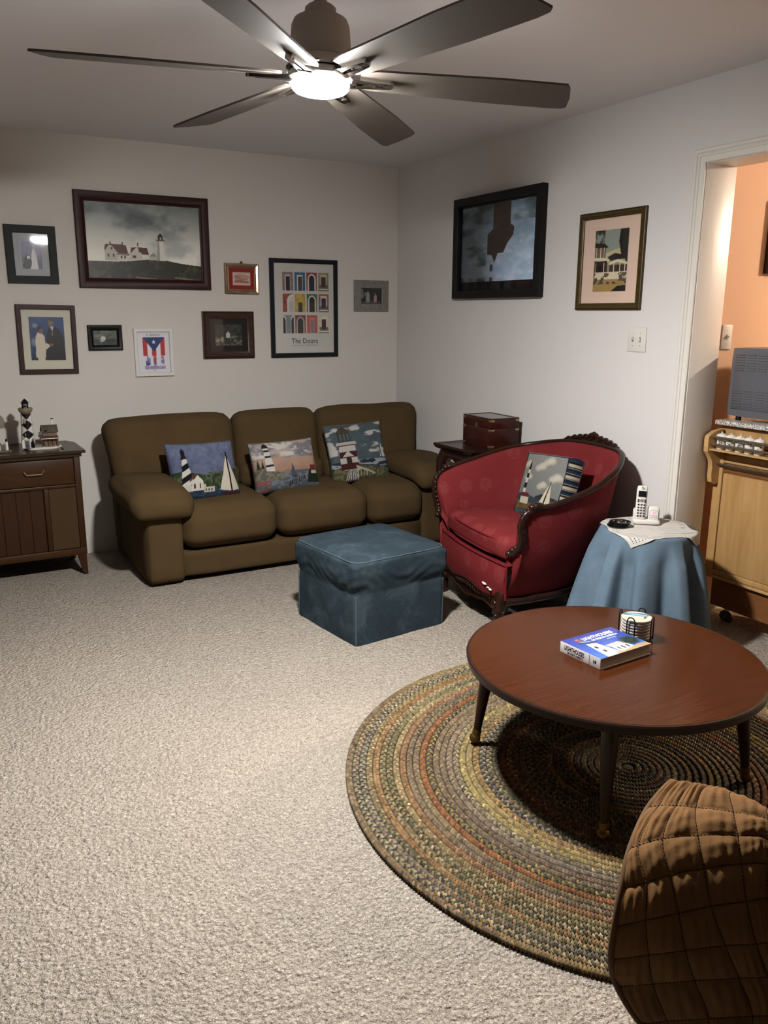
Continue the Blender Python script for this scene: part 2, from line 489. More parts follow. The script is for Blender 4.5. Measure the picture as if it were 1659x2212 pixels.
def blade_mesh():
    # outline in blade plane: r outward, w across
    L0, L1 = 0.105, 0.762
    pts = []
    for r in np.linspace(L0, L1, 14):
        t = (r-L0)/(L1-L0); pts.append((r, 0.050+0.018*min(1, t*1.6)))
    top = [(r, w) for r, w in pts]; top[-1] = (L1-0.012, top[-1][1]-0.004)
    bot = [(r-0.0, -w) for r, w in pts]; bot[-1] = (L1-0.045, bot[-1][1]+0.002)
    out = [(L0+0.006, 0.042)]+top[1:]+[(L1, 0.055), (L1-0.012, 0.0), (L1-0.032, -0.050)]+list(reversed(bot[1:]))+[(L0+0.006, -0.042)]
    return MB().prism(out, 0.006)
bl0 = None
for k in range(6):
    th = R(162.18)-R(60)*k
    mt = Matrix.Rotation(th, 4, 'Z') @ Matrix.Rotation(R(-11.5), 4, 'X')
    if bl0 is None:
        b = blade_mesh().build('blade', M['blade'], fan, 30); bl0 = b
        mi = MB()
        mi.prism([(0.075, 0.020), (0.10, 0.024), (0.20, 0.014), (0.206, 0.008), (0.12, 0.006), (0.09, 0.004)], 0.012)
        mi.prism([(0.075, -0.020), (0.10, -0.024), (0.20, -0.014), (0.206, -0.008), (0.12, -0.006), (0.09, -0.004)], 0.012)
        mi.prism([(0.180, -0.012), (0.180, 0.012), (0.208, 0.010), (0.208, -0.010)], 0.013)
        mi.box((0.085, 0, 0.004), (0.04, 0.045, 0.014), 0.003)
        br = mi.build('blade_iron', M['chrome'], b, 30); br.location = (0, 0, -0.0125)
        for q in (0.13, 0.165): MB().ball((q, 0, 0), (0.005, 0.005, 0.003), 10, 6).build('screw', M['chrome'], b).location = (0, 0, -0.001)
    else:
        b = bl0.copy(); COL.objects.link(b); b.parent = fan
        for g in bl0.children:
            d = g.copy(); COL.objects.link(d); d.parent = b
    b.matrix_local = Matrix.Translation((0, 0, -0.018)) @ mt @ Matrix.Translation((0, 0, -0.003))

# kitchen ceiling light (beyond the doorway)
kl = thing('kitchen_ceiling_light', 'warm round flush ceiling light in the kitchen', 'ceiling light', (5.4, 1.6, HC))
MB().lathe([(0, 0), (0.12, 0), (0.12, -0.03), (0.10, -0.035), (0, -0.035)], 32).build('light_base', M['nickel'], kl)
ke = Nodes('warm_lit_diffuser'); ke.col('ffffff'); ke.b.inputs['Emission Color'].default_value = (1.0, 0.85, 0.68, 1); ke.set(emis=KITCHEN_LIGHT)
MB().lathe([(0.098, -0.034), (0.095, -0.06), (0.078, -0.085), (0.045, -0.10), (0, -0.105)], 32).build('diffuser', ke.m, kl, 60)
# ------------------------------------------------------------------ sofa
M['sofa'] = fabric('brown_microsuede', '463722', '4d3d26', 5.0, 500, 0.25, 0.0)
sofa = thing('sofa', 'brown microsuede three-seat sofa with padded arms against the white wall', 'sofa', (1.945, 4.75, 0))
def S(x, y, z): return (x-1.945, y-4.75, z)
def wr(seed, a=0.004, f=9.0):
    rng = np.random.default_rng(seed); ph = rng.random(9)*6.28
    def g(p, u):
        d = math.sin(f*p.x*1.3+ph[0]+2*math.sin(f*p.z*0.7+ph[1]))*math.sin(f*p.z*1.1+ph[2]+p.y*f)+0.5*math.sin(2.3*f*p.x+ph[3]+p.z*5*f*0.4)*math.sin(1.9*f*p.z+ph[4])
        n = Vector(p).normalized() if p.length > 0 else Vector((0, 0, 1))
        return p+n*(d*a)
    return g
MB().rbox(S(1.945, 4.735, 0.105), (1.62, 0.82, 0.16), 0.03, 8).build('base', M['sofa'], sofa, 179)
for sgn, xc in ((-1, 1.075), (1, 2.815)):
    # upright arm panel and the soft pad over it
    a = MB().rbox(S(xc, 4.745, 0.225), (0.21, 0.865, 0.43), 0.035, 10, (0.006, 0.004, 0)).build('arm', M['sofa'], sofa, 179)
    def padfn(p, u, s=sgn):
        f = max(0.0, -u.y)            # 1 at the front
        p.z -= 0.035*f**3 + 0.01*(1-u.z)*f*0.5
        p.x += s*0.018*(1-f)*0 + (0.012 if s < 0 else -0.012)*f
        p.z += 0.006*math.sin(p.y*14+p.x*9)
        return p
    MB().rbox(S(xc+sgn*0.02, 4.555, 0.487), (0.335, 0.62, 0.135), 0.062, 14, (0.008, 0.012, 0.018), fn=padfn).build('arm_pad', M['sofa'], sofa, 179)
sx = [1.165, 1.735, 2.325, 2.725]
sx[-1] = 2.72
for k, (a, b) in enumerate(((1.168, 1.733), (1.735, 2.327), (2.329, 2.725))):
    w = b-a
    def seatfn(p, u, w=w):
        if u.y < 0: p.z -= 0.018*(-u.y)**2*(u.z+1)/2
        return p
    MB().rbox(S((a+b)/2, 4.60, 0.315), (w+0.004, 0.64, 0.245), 0.085, 18, (0.0, 0.02, 0.012), fn=seatfn).build('seat_cushion', M['sofa'], sofa, 179)
for k, (a, b) in enumerate(((0.885, 1.662), (1.666, 2.232), (2.236, 3.000))):
    w = b-a
    rot = Matrix.Rotation(R(-13), 4, 'X')
    g = wr(20+k, 0.0035, 7)
    def backfn(p, u, k=k, w=w, g=g):
        # outer ends flare outwards at the top, corners drop a little
        if k == 0 and u.x < 0: p.x += 0.05*(1-(u.z+1)/2)*(-u.x)
        if k == 2 and u.x > 0: p.x -= 0.05*(1-(u.z+1)/2)*(u.x)
        p.z -= 0.012*abs(u.x)**4*(u.z > 0)
        return g(p, u)
    MB().rbox(S((a+b)/2, 4.885, 0.675), (w+0.006, 0.19, 0.40), 0.075, 16, (0, 0.022, 0.004), mtx=rot, fn=backfn).build('back_cushion', M['sofa'], sofa, 179)
    # lumbar part below, in between arms
    a2 = max(a, 1.17); b2 = min(b, 2.72)
    MB().rbox(S((a2+b2)/2, 4.80, 0.49), (b2-a2+0.004, 0.17, 0.16), 0.06, 10, (0, 0.015, 0)).build('lumbar_cushion', M['sofa'], sofa, 179)
MB().rbox(S(1.945, 5.03, 0.42), (1.98, 0.22, 0.74), 0.06, 8, mtx=Matrix.Rotation(R(-5), 4, 'X')).build('back_frame', M['sofa'], sofa, 179)

# ------------------------------------------------------------------ ottoman under a denim cover
def mk_denim(name, c1, c2, c3, ns=7.0):
    k = Nodes(name); v = k.coord()
    a = k.noise(ns, 5, 0.65, v, 0.6)
    b = k.noise(400, 2, 0.5, k.coord((1, 1, 0.15)))
    col = k.ramp(a, [(0.28, c1), (0.52, c2), (0.74, c3)])
    col = k.mix(0.18, col, k.ramp(b, [(0.35, c1), (0.65, c3)]))
    k.col(col); k.set(rough=0.95, sheen=0.0, spec=0.08)
    k.bump(k.noise(500, 2), 0.25, 0.001); return k.m
M['denim'] = mk_denim('worn_blue_denim', '222c33', '2c3840', '434f56')
M['denim_seam'] = simple('denim_seam', '465258', 0.95)
ang = math.atan2(0.06, 0.52)
ott = thing('ottoman', 'square ottoman in a worn blue denim slipcover in front of the sofa', 'ottoman', (1.593+0.26*math.cos(ang)-0.258*math.sin(ang)-0.006, 3.07+0.26*math.sin(ang)+0.258*math.cos(ang), 0), ang)
N = 64
prof_z = np.concatenate([np.linspace(0.0, 0.375, 40), 0.375+0.032*np.sin(np.linspace(0, math.pi/2, 9)[1:])])
ring = []
def sq(t, h, r):
    # rounded square outline, t in 0..1
    per = 4*(2*h-2*r)+2*math.pi*r; s = t*per; side = 2*h-2*r; arc = math.pi*r/2
    k = int(s//(side+arc)) % 4; s -= k*(side+arc)
    if s < side: p = (h, -h+r+s); 
    else:
        a = (s-side)/r; p = (h-r+r*math.cos(a), h-r+r*math.sin(a))
    c, sn = [(1, 0), (0, 1), (-1, 0), (0, -1)][k]
    return (p[0]*c-p[1]*sn, p[0]*sn+p[1]*c)
T = 200
X = np.zeros((T, len(prof_z)+8, 3))
rng = np.random.default_rng(3)
for i in range(T):
    t = i/T
    for j, z in enumerate(prof_z):
        h = 0.258; r = 0.022
        if z > 0.24: h += 0.012*math.sin(min(1, (z-0.24)/0.06)*math.pi/2)
        # bunched folds below the top cushion
        fz = math.exp(-((z-0.265-0.018*math.sin(t*25))/0.03)**2)
        h -= 0.005*fz
        h += 0.0015*math.sin(z*120+7*math.sin(t*31)+t*40)*math.exp(-((z-0.29)/0.055)**2)
        h += 0.002*math.sin(t*19+z*9)*math.sin(z*11+t*50)
        if z > 0.375: h -= 0.032*(1-math.cos((z-0.375)/0.032*math.pi/2 if z < 0.407 else math.pi/2)); r = 0.05
        x, y = sq(t, h, r)
        X[i, j] = (x, y, z)
    for q in range(8):
        f = 1-(q+1)/8
        x, y = X[i, len(prof_z)-1, :2]
        X[i, len(prof_z)+q] = (x*f, y*f, 0.407+0.012*(1-f**2)+0.0025*math.sin(x*f*40+2)*math.cos(y*f*33))
grid_mesh('slipcover', X, M['denim'], ott, sharp=179, close_u=True)
for sx_, sy_ in ((1, 1), (1, -1), (-1, 1), (-1, -1)):
    MB().tube([(sx_*0.2525, sy_*0.2525, 0.004), (sx_*0.2525, sy_*0.2525, 0.12), (sx_*0.2525, sy_*0.2525, 0.235)], 0.0035, 6).build('corner_seam', M['denim_seam'], ott)
pts = [(*sq(i/80, 0.262, 0.05), 0.392) for i in range(80)]
MB().tube(pts, 0.003, 6, closed=True).build('top_seam', M['denim_seam'], ott)

# ------------------------------------------------------------------ record cabinet on the left
M['walnut'] = wood('walnut_veneer', '2f1c0d', '402712', 0.36, (1.5, 16, 16))
M['walnut_v'] = wood('walnut_veneer_upright', '2b190a', '3a210f', 0.38, (16, 16, 1.5))
M['walnut_top'] = wood('walnut_top', '2a1e12', '38281a', 0.3, (1.5, 16, 16))
k = Nodes('speaker_cloth'); v = k.coord()
w1 = k.wave(95, 0.5, v, direction='Z'); w2 = k.noise(350, 2)
k.col(k.mix(0.5, k.ramp(w1, [(0.2, '37281a'), (0.8, '4c3b2a')]), k.ramp(w2, [(0.3, '362819'), (0.7, '503f2e')]))); k.set(rough=0.95, spec=0.1); k.bump(w1, 0.4, 0.001)
M['cloth'] = k.m
CX0, CX1, CYF, CYB, CT = -0.46, 0.735, 4.765, 5.165, 0.722
cab = thing('record_cabinet', 'mid-century walnut console cabinet with speaker cloth panel and tapered legs', 'cabinet', ((CX0+CX1)/2, 4.965, 0))
def Cc(x, y, z): return (x-(CX0+CX1)/2, y-4.965, z)
m = MB()
tw = 0.03
m.prism([Cc(CX0-tw, CYF-0.02, 0)[:2], Cc(CX1+tw, CYF-0.02, 0)[:2], Cc(CX1+tw-0.004, CYB-0.10, 0)[:2], Cc(CX1-0.01, CYB, 0)[:2], Cc(CX0+0.01, CYB, 0)[:2], Cc(CX0-tw+0.004, CYB-0.10, 0)[:2]], 0.016, Matrix.Translation((0, 0, CT-0.016)))
m.prism([Cc(CX0-0.01, CYF-0.006, 0)[:2], Cc(CX1+0.01, CYF-0.006, 0)[:2], Cc(CX1+0.01, CYB, 0)[:2], Cc(CX0-0.01, CYB, 0)[:2]], 0.02, Matrix.Translation((0, 0, CT-0.036)))
m.build('top', M['walnut_top'], cab)
MB().b2(Cc(0.655, 4.80, CT), Cc(0.663, 5.15, CT+0.0015)).build('lid_seam', M['dark_gap'], cab)
m = MB()
m.b2(Cc(CX0, CYF+0.012, 0.135), Cc(CX1, CYB, CT-0.036))
m.build('body', M['walnut_v'], cab)
for x in (CX0, CX1): 
    s = -1 if x == CX1 else 1
    MB().b2(Cc(x, CYF, 0.135), Cc(x+s*0.034, CYF+0.02, CT-0.036), 0.003).build('stile', M['walnut_v'], cab)
MB().b2(Cc(CX0+0.03, CYF-0.002, 0.515), Cc(CX1-0.03, CYF+0.02, 0.532), 0.004).build('rail', M['walnut'], cab)
MB().b2(Cc(CX0, CYF-0.004, 0.118), Cc(CX1, CYF+0.02, 0.158), 0.005).build('bottom_rail', M['walnut'], cab)
MB().b2(Cc(CX0+0.02, CYF+0.02, 0.118), Cc(CX1-0.02, CYB, 0.14)).build('bottom', M['walnut'], cab)
xm = (CX0+CX1)/2
for (a, b, hx) in ((CX0+0.036, xm-0.008, -0.13), (xm-0.004, CX1-0.036, 0.49)):
    d = MB().b2(Cc(a, CYF+0.002, 0.536), Cc(b, CYF+0.02, 0.676), 0.003).build('drawer', M['walnut'], cab)
    hm = MB(); c = Cc(hx, CYF-0.018, 0.612)
    hm.tube([(c[0]-0.052, c[1]+0.022, 0.622), (c[0]-0.050, c[1]+0.002, 0.622), (c[0]-0.037, c[1], 0.604), (c[0]+0.037, c[1], 0.604), (c[0]+0.050, c[1]+0.002, 0.622), (c[0]+0.052, c[1]+0.022, 0.622)], 0.0032, 8)
    hm.build('handle', simple('brass_pull', 'a8946c', 0.3, 0.8) if hx > 0 else M['brass'], d)
for (a, b) in ((0.558, CX1-0.036), (CX0+0.036, -0.28)):
    MB().b2(Cc(a, CYF+0.006, 0.162), Cc(b, CYF+0.016, 0.512)).build('speaker_cloth', M['cloth'], cab)
for x in (0.530, -0.278):
    MB().b2(Cc(x, CYF-0.003, 0.158), Cc(x+0.026, CYF+0.02, 0.515), 0.005).build('mullion', M['walnut_v'], cab)
nb = 11; x0, x1 = -0.25, 0.528; bw = (x1-x0)/nb
pl = None
for i in range(nb):
    c = Cc(x0+bw*(i+0.5), CYF+0.013, 0.336)
    if pl is None: pl = MB().box((0, 0, 0), (bw-0.0025, 0.01, 0.352), 0.0018, 1).build('door_plank', M['walnut_v'], cab); q = pl
    else: q = bpy.data.objects.new('door_plank', pl.data); COL.objects.link(q); q.parent = cab
    q.location = c
for (x, y, sx_, sy_) in ((CX1-0.02, CYF+0.02, 1, -1), (CX0+0.02, CYF+0.02, -1, -1), (CX1-0.03, CYB-0.03, 1, 1), (CX0+0.03, CYB-0.03, -1, 1)):
    m = MB(); n0 = 0.024; n1 = 0.012
    b = Cc(x+sx_*0.004, y+(sy_*0.01 if sy_ < 0 else 0), 0)
    t = Cc(x-sx_*0.01, y, 0)
    m.add([(b[0]+dx*n1, b[1]+dy*n1, 0) for dx, dy in ((-1, -1), (1, -1), (1, 1), (-1, 1))]+[(t[0]+dx*n0, t[1]+dy*n0*0.8, 0.125) for dx, dy in ((-1, -1), (1, -1), (1, 1), (-1, 1))],
          [(3, 2, 1, 0), (4, 5, 6, 7), (0, 1, 5, 4), (1, 2, 6, 5), (2, 3, 7, 6), (3, 0, 4, 7)])
    m.build('leg', M['walnut_v'], cab)

# ---- lighthouse figurine on the cabinet
M['ceram_w'] = simple('white_ceramic', 'cfc9bd', 0.3); M['ceram_k'] = simple('black_ceramic', '0c0b0b', 0.25)
M['ceram_b'] = simple('brown_ceramic', '5f5342', 0.4, c2='766a58', nscale=60); M['ceram_g'] = simple('grey_ceramic', '7d756a', 0.4, c2='a39a8d', nscale=70)
M['ceram_r'] = simple('russet_ceramic', '5a302a', 0.4); M['ceram_blue'] = simple('slate_blue_ceramic', '3d4a52', 0.4); M['roofg'] = simple('grey_green_roof', '3f3a30', 0.5, c2='544e42', nscale=80)
fg = thing('lighthouse_figurine', 'ceramic lighthouse with black and white diamonds beside a cottage', 'figurine', (0.518, 4.93, CT))
m = MB(); out = [(0.105*math.cos(a)*(1.12 if math.cos(a) > 0 else 0.78)+0.035, 0.058*math.sin(a)*(1+0.1*math.sin(5*a))) for a in np.linspace(0, 2*math.pi, 26)[:-1]]
m.prism(out, 0.010); m.build('base', M['ceram_w'], fg)
MB().prism([(x*0.93+0.002, y*0.9) for x, y in out], 0.004, Matrix.Translation((0, 0, 0.0095))).build('ground', M['ceram_g'], fg)
nt, nh = 48, 60
a = np.linspace(0, 2*math.pi, nt+1)[:-1]; h = np.linspace(0, 1, nh)
TX = np.zeros((nt, nh, 3)); TC = np.zeros((nt, nh, 3))
for i in range(nt):
    for j in range(nh):
        r = 0.037-0.010*h[j]
        TX[i, j] = (-0.022+r*math.cos(a[i]), r*math.sin(a[i]), 0.012+h[j]*0.185)
        u = a[i]/(2*math.pi)*3+0.28; v_ = h[j]*3.3+0.25
        d = abs((u % 1)-0.5)+abs((v_ % 1)-0.5)
        TC[i, j] = (0.03, 0.03, 0.03) if d < 0.5 else (0.78, 0.76, 0.72)
M['paint_ceramic'] = paint_mat('painted_ceramic', 0.3)
grid_mesh('tower', TX, M['paint_ceramic'], fg, cols=TC, sharp=179, close_u=True)
MB().lathe([(0.0, 0.19), (0.016, 0.19), (0.032, 0.207), (0.037, 0.216), (0.038, 0.228), (0.034, 0.229), (0.034, 0.218), (0.0, 0.218)], 28, (-0.022, 0, 0)).build('gallery', simple('brown_gallery', '6d5d4d', 0.35, c2='8f7f6d', nscale=90), fg)
m = MB()
for i in range(8):
    q = 2*math.pi*i/8; m.box((-0.022+0.015*math.cos(q), 0.015*math.sin(q), 0.238), (0.004, 0.004, 0.04))
m.lathe([(0, 0.218), (0.018, 0.218), (0.018, 0.224), (0, 0.224)], 16, (-0.022, 0, 0)); m.lathe([(0, 0.237), (0.0165, 0.237), (0.0165, 0.241), (0, 0.241)], 16, (-0.022, 0, 0))
m.build('lantern', M['ceram_k'], fg)
MB().lathe([(0.009, 0.22), (0.009, 0.254)], 12, (-0.022, 0, 0)).build('lantern_light', M['ceram_w'], fg)
MB().lathe([(0.0, 0.252), (0.021, 0.254), (0.021, 0.258), (0.010, 0.272), (0.0, 0.281)], 8, (-0.022, 0, 0)).build('lantern_roof', M['ceram_k'], fg, 20)
for zz in (0.158, 0.083): MB().rbox((-0.034, -0.024, zz), (0.012, 0.014, 0.026), 0.005, 3).build('window', M['ceram_g'], fg)
# entrance porch
m = MB(); m.prism([(-0.026, 0), (0.018, 0), (0.018, 0.042), (-0.004, 0.060), (-0.026, 0.042)], 0.05, Matrix.Translation((-0.034, -0.005, 0.012)) @ Matrix.Rotation(R(90), 4, 'X')); m.build('porch', M['ceram_w'], fg)
MB().box((-0.034, -0.056, 0.034), (0.019, 0.004, 0.040), 0.002).build('door', M['ceram_blue'], fg)
MB().box((-0.034, -0.0555, 0.036), (0.027, 0.003, 0.05), 0.002).build('door_frame', M['ceram_g'], fg)
m = MB()
for i in range(6): m.lathe([(0.011-0.0015*i, 0), (0.0, 0.014)], 8, (-0.002, -0.046, 0.014+i*0.008))
m.build('tree', M['ceram_k'], fg)
# cottage
m = MB(); m.b2((0.055, -0.02, 0.012), (0.128, 0.045, 0.085)); m.prism([(-0.034, 0), (0.034, 0), (0.0, 0.036)], 0.073, Matrix.Translation((0.055, 0.0125, 0.085)) @ Matrix.Rotation(R(90), 4, 'Z') @ Matrix.Rotation(R(90), 4, 'X')); m.build('cottage', M['ceram_b'], fg)
m = MB()
for s in (-1, 1):
    m.box((0.0915, 0.0125+s*0.02, 0.1065), (0.088, 0.052, 0.005), 0.001, rot=(-s*R(46), 0, 0))
m.build('roof', M['roofg'], fg)
m = MB(); m.box((0.085, -0.032, 0.062), (0.094, 0.042, 0.005), 0.001, rot=(R(20), 0, 0)); m.build('porch_roof', M['ceram_r'], fg)
MB().box((0.085, -0.054, 0.0575), (0.094, 0.004, 0.004), 0.001).build('snowy_eave', M['ceram_w'], fg)
for x in (0.042, 0.062, 0.083, 0.104, 0.126): MB().box((x, -0.049, 0.034), (0.004, 0.004, 0.046)).build('porch_post', M['ceram_r'], fg)
MB().box((0.07, -0.021, 0.095), (0.016, 0.003, 0.018), 0.001).build('attic_window', M['ceram_k'], fg)
m = MB(); m.box((0.112, 0.018, 0.135), (0.011, 0.011, 0.045), 0.001); m.build('chimney', M['ceram_w'], fg)
MB().box((0.112, 0.018, 0.160), (0.014, 0.014, 0.006), 0.001).build('chimney_cap', M['ceram_k'], fg)
MB().box((0.048, 0.0, 0.068), (0.03, 0.05, 0.004)).build('side_roof', M['roofg'], fg)

# small cottage ornament and a mushroom lamp at the picture's left border
og = thing('cottage_ornament', 'tiny white cottage ornament with little lighthouse on the cabinet', 'ornament', (0.335, 4.86, CT))
MB().box((0, 0, 0.006), (0.13, 0.05, 0.012), 0.003).build('base', M['roofg'], og)
MB().box((-0.02, 0, 0.030), (0.06, 0.034, 0.036), 0.002).build('house', M['ceram_w'], og)
MB().prism([(-0.036, 0), (0.036, 0), (0, 0.035)], 0.044, Matrix.Translation((-0.02, 0.022, 0.047)) @ Matrix.Rotation(R(90), 4, 'X')).build('roof', M['roofg'], og)
MB().lathe([(0.0085, 0.012), (0.0065, 0.06), (0, 0.061)], 12, (0.043, 0, 0)).build('tower', M['ceram_w'], og)
MB().lathe([(0.0085, 0.060), (0.005, 0.064), (0.005, 0.07), (0, 0.076)], 12, (0.043, 0, 0)).build('tower_cap', M['ceram_k'], og)
m = MB()
for x in (-0.04, -0.028, -0.012, 0.002): m.box((x, -0.018, 0.03), (0.006, 0.002, 0.012))
m.build('window', M['ceram_k'], og)
ml = thing('mushroom_lamp', 'table lamp with rounded grey shade on the walnut cabinet', 'lamp', (0.268, 4.99, CT+0.0))
MB().lathe([(0, 0.0), (0.06, 0.0), (0.062, 0.012), (0.02, 0.02), (0.014, 0.05), (0.013, 0.12), (0, 0.12)], 28).build('stand', M['brass'], ml)
MB().lathe([(0, 0.108), (0.07, 0.109), (0.115, 0.122), (0.122, 0.152), (0.115, 0.178), (0.08, 0.208), (0.04, 0.220), (0, 0.223)], 40).build('shade', simple('grey_glass_shade', '7f7a68', 0.4), ml)
# ------------------------------------------------------------------ braided rug
RC, RR, BW = (1.901, 1.719), 0.933, 0.0222
M['braid'] = paint_mat('braided_wool', 0.95, 0, 0.5, 500)
rug = thing('braided_rug', 'round braided rug in tan, navy, olive and rust wool', 'rug', (*RC, 0))
pal = {'t': 'a98f68', 'n': '434850', 'c': 'c4b794', 'o': 'a97650', 'g': '47503f', 'm': '8a7468', 'r': 'a85c38', 'y': 'b8a05f', 'k': '3a3a38', 'l': '94897c', 'b': '6f6a60', 'v': '7c7a58'}
seq = ['tlt', 'nct', 'ncl', 'tvc', 'tot', 'gct', 'gcv', 'tct', 'oto', 'mlt', 'mtb', 'rro', 'nyg', 'tbm', 'mbt', 'lml', 'cbt', 'ycy', 'yct', 'oty', 'kbl', 'gbt', 'lbt', 'mro', 'roc', 'tlb', 'ylt',
       'nct', 'mtb', 'gcb', 'oty', 'lmb', 'kbt', 'ryt', 'nlb', 'vct', 'mbl', 'tbo', 'gbl', 'kml', 'tcb', 'nbt']
rngr = np.random.default_rng(11)
for kk in range(42):
    rad = RR-(kk+0.5)*BW
    if rad < 0.012: break
    L = 2*math.pi*rad; lam = 0.029
    nw = max(2, int(round(L/lam))); ns = nw*6
    V = []; F = []; Cl = []
    th = np.linspace(0, 2*math.pi, ns, endpoint=False)
    for st in range(3):
        ph = th*nw+st*2*math.pi/3 + kk
        rr_ = rad+BW*0.27*np.sin(ph); zz = 0.0115+0.0045*np.sin(2*ph)
        nsd = 5
        tan = np.stack([-np.sin(th), np.cos(th)], 1)
        ring = []
        for q in range(nsd):
            a = 2*math.pi*q/nsd+0.3
            ro = BW*0.27*math.cos(a); zo = 0.0062*math.sin(a)
            x = (rr_+ro)*np.cos(th); y = (rr_+ro)*np.sin(th); z = zz+zo
            ring.append(np.stack([x, y, z], 1))
        P = np.stack(ring, 1)                       # ns, nsd, 3
        base = len(V)*1
        b0 = sum(len(v) for v in V)
        V.append(P.reshape(-1, 3))
        i = np.arange(ns)[:, None]; j = np.arange(nsd)[None, :]
        i2 = (i+1) % ns; j2 = (j+1) % nsd
        F.append(np.stack([b0+i*nsd+j, b0+i2*nsd+j, b0+i2*nsd+j2, b0+i*nsd+j2], -1).reshape(-1, 4))
        c0 = Canvas.c(pal[seq[kk % len(seq)][st]])
        # yarn changes along the strand
        nk = max(3, int(L/0.5)); alt = np.array([Canvas.c(pal[ch]) for ch in rngr.choice(list('tcytvgonmt'), nk)])
        wgt = np.clip(rngr.normal(0.28, 0.25, nk), 0, 0.9)
        pos = th/(2*math.pi)*nk; ii = pos.astype(int) % nk; ff = (pos-pos.astype(int))[:, None]; jj = (ii+1) % nk
        ac = alt[ii]*(1-ff)+alt[jj]*ff; ww = (wgt[ii][:, None]*(1-ff)+wgt[jj][:, None]*ff)
        cc = c0*(1-ww)+ac*ww
        # heather of single stitches: each half wave its own shade
        hw = np.floor(ph/math.pi).astype(int); sh = rngr.normal(1.0, 0.13, hw.max()-hw.min()+1)[hw-hw.min()][:, None]
        cc = np.clip(cc*sh*np.array([0.655, 0.645, 0.63]), 0, 1)
        Cl.append(np.repeat(cc, nsd, axis=0))
    V = np.concatenate(V); F = np.concatenate(F); Cl = np.concatenate(Cl)
    me = bpy.data.meshes.new('braid'); me.from_pydata(V.tolist(), [], F[:, ::-1].tolist()); me.materials.append(M['braid'])
    at = me.color_attributes.new('paint', 'FLOAT_COLOR', 'POINT'); c4 = np.ones((len(V), 4), np.float32); c4[:, :3] = lin_np(Cl); at.data.foreach_set('color', c4.ravel())
    finish('braid', me, rug, None)
MB().lathe([(0, 0.005), (0.018, 0.005), (0.016, 0.016), (0, 0.018)], 16).build('centre_knot', simple('centre_knot_wool', '4a4236', 1.0), rug)
MB().lathe([(0, 0.002), (RR-0.008, 0.002), (RR-0.008, 0.008), (0, 0.008)], 96).build('backing', simple('rug_backing', '3a342a', 1.0), rug)

# ------------------------------------------------------------------ coffee table
k = Nodes('cherry_table_top'); v = k.coord((1.0, 18, 18), rot=(0, 0, R(-8)))
g = k.noise(7, 7, 0.62, v, 0.5)
k.col(k.ramp(g, [(0.25, '301608'), (0.5, '391b0b'), (0.75, '40210e')])); k.set(rough=0.17, spec=0.11); M['cherry'] = k.m
M['cherry_edge'] = wood('cherry_edge', '1c0d07', '28140b', 0.4, (10, 10, 3))
TCN = (1.85, 1.775); RT = 0.469; TZ = 0.40; RUGZ = 0.0215
ct = thing('coffee_table', 'round reddish-brown wooden coffee table with tapered legs on the braided rug', 'coffee table', (*TCN, 0))
MB().lathe([(0, TZ-0.032), (RT-0.012, TZ-0.032), (RT-0.004, TZ-0.028), (RT, TZ-0.006), (RT-0.003, TZ-0.001), (RT-0.010, TZ-0.0005)], 128).build('table_edge', M['cherry_edge'], ct)
MB().lathe([(RT-0.0098, TZ-0.004), (RT-0.010, TZ), (0, TZ)], 128).build('table_top', M['cherry'], ct)
M['darkleg'] = wood('dark_leg_wood', '1d0d07', '2c150b', 0.3, (10, 10, 1.5))
for sx_ in (-1, 1):
    for sy_ in (-1, 1):
        b = Vector((sx_*0.307, sy_*0.309, RUGZ)); t = Vector((sx_*0.275, sy_*0.277, TZ-0.035))
        d = t-b
        lg = MB().tube([b+d*f for f in (0.10, 0.3, 0.6, 0.85, 1.0)], [0.0125, 0.0155, 0.021, 0.025, 0.026], 20).build('leg', M['darkleg'], ct)
        fm = MB(); fm.ball((b.x, b.y, b.z+0.020), (0.0195, 0.0195, 0.020), 16, 10)
        fm.tube([b+d*0.085, b+d*0.125, b+d*0.16], [0.0145, 0.0155, 0.0145], 16)
        fm.build('brass_foot', M['brass'], lg)
        # bracket running from the leg to the middle
        ax = Vector((-sx_, -sy_, 0)).normalized()
        ac = math.atan2(ax.y, ax.x)
        MB().prism([(0, 0), (0.39, 0), (0.39, -0.022), (0.16, -0.026), (0.04, -0.075), (0.0, -0.085)], 0.028,
                   Matrix.Translation((t.x, t.y, TZ-0.034)) @ Matrix.Rotation(ac, 4, 'Z') @ Matrix.Translation((0, 0.014, 0)) @ Matrix.Rotation(R(90), 4, 'X')).build('brace', M['darkleg'], ct)

# ------------------------------------------------------------------ book and coasters
M['paper'] = simple('book_pages', '8d8472', 0.9, c2='9c937f', nscale=300)
M['paint'] = paint_mat('printed_sheet', 0.4, tone=0.95)
M['paint_cover'] = paint_mat('glossy_cover', 0.15, 0.2, tone=0.7)
M['ink_w'] = simple('white_ink', 'e8e8ea', 0.4); M['ink_k'] = simple('black_ink', '17171c', 0.5); M['ink_g'] = simple('grey_ink', '6f6f74', 0.6)
bo = thing('book', 'thick blue paperback book about lighthouses lying on the coffee table', 'book', (1.8475, 1.806, TZ), R(3.5))
BWd, BH, BT = 0.232, 0.172, 0.036
MB().b2((-BWd/2+0.003, -BH/2+0.003, 0.002), (BWd/2-0.002, BH/2-0.003, BT-0.0015)).build('pages', M['paper'], bo)
m = MB(); m.b2((-BWd/2, -BH/2, 0), (BWd/2, BH/2, 0.0016)); m.b2((-BWd/2, -BH/2, BT-0.0016), (BWd/2, BH/2, BT)); m.b2((-BWd/2-0.0012, -BH/2, 0), (-BWd/2+0.0016, BH/2, BT), 0.001)
m.build('cover', simple('white_cover_card', 'b3adab', 0.2), bo)
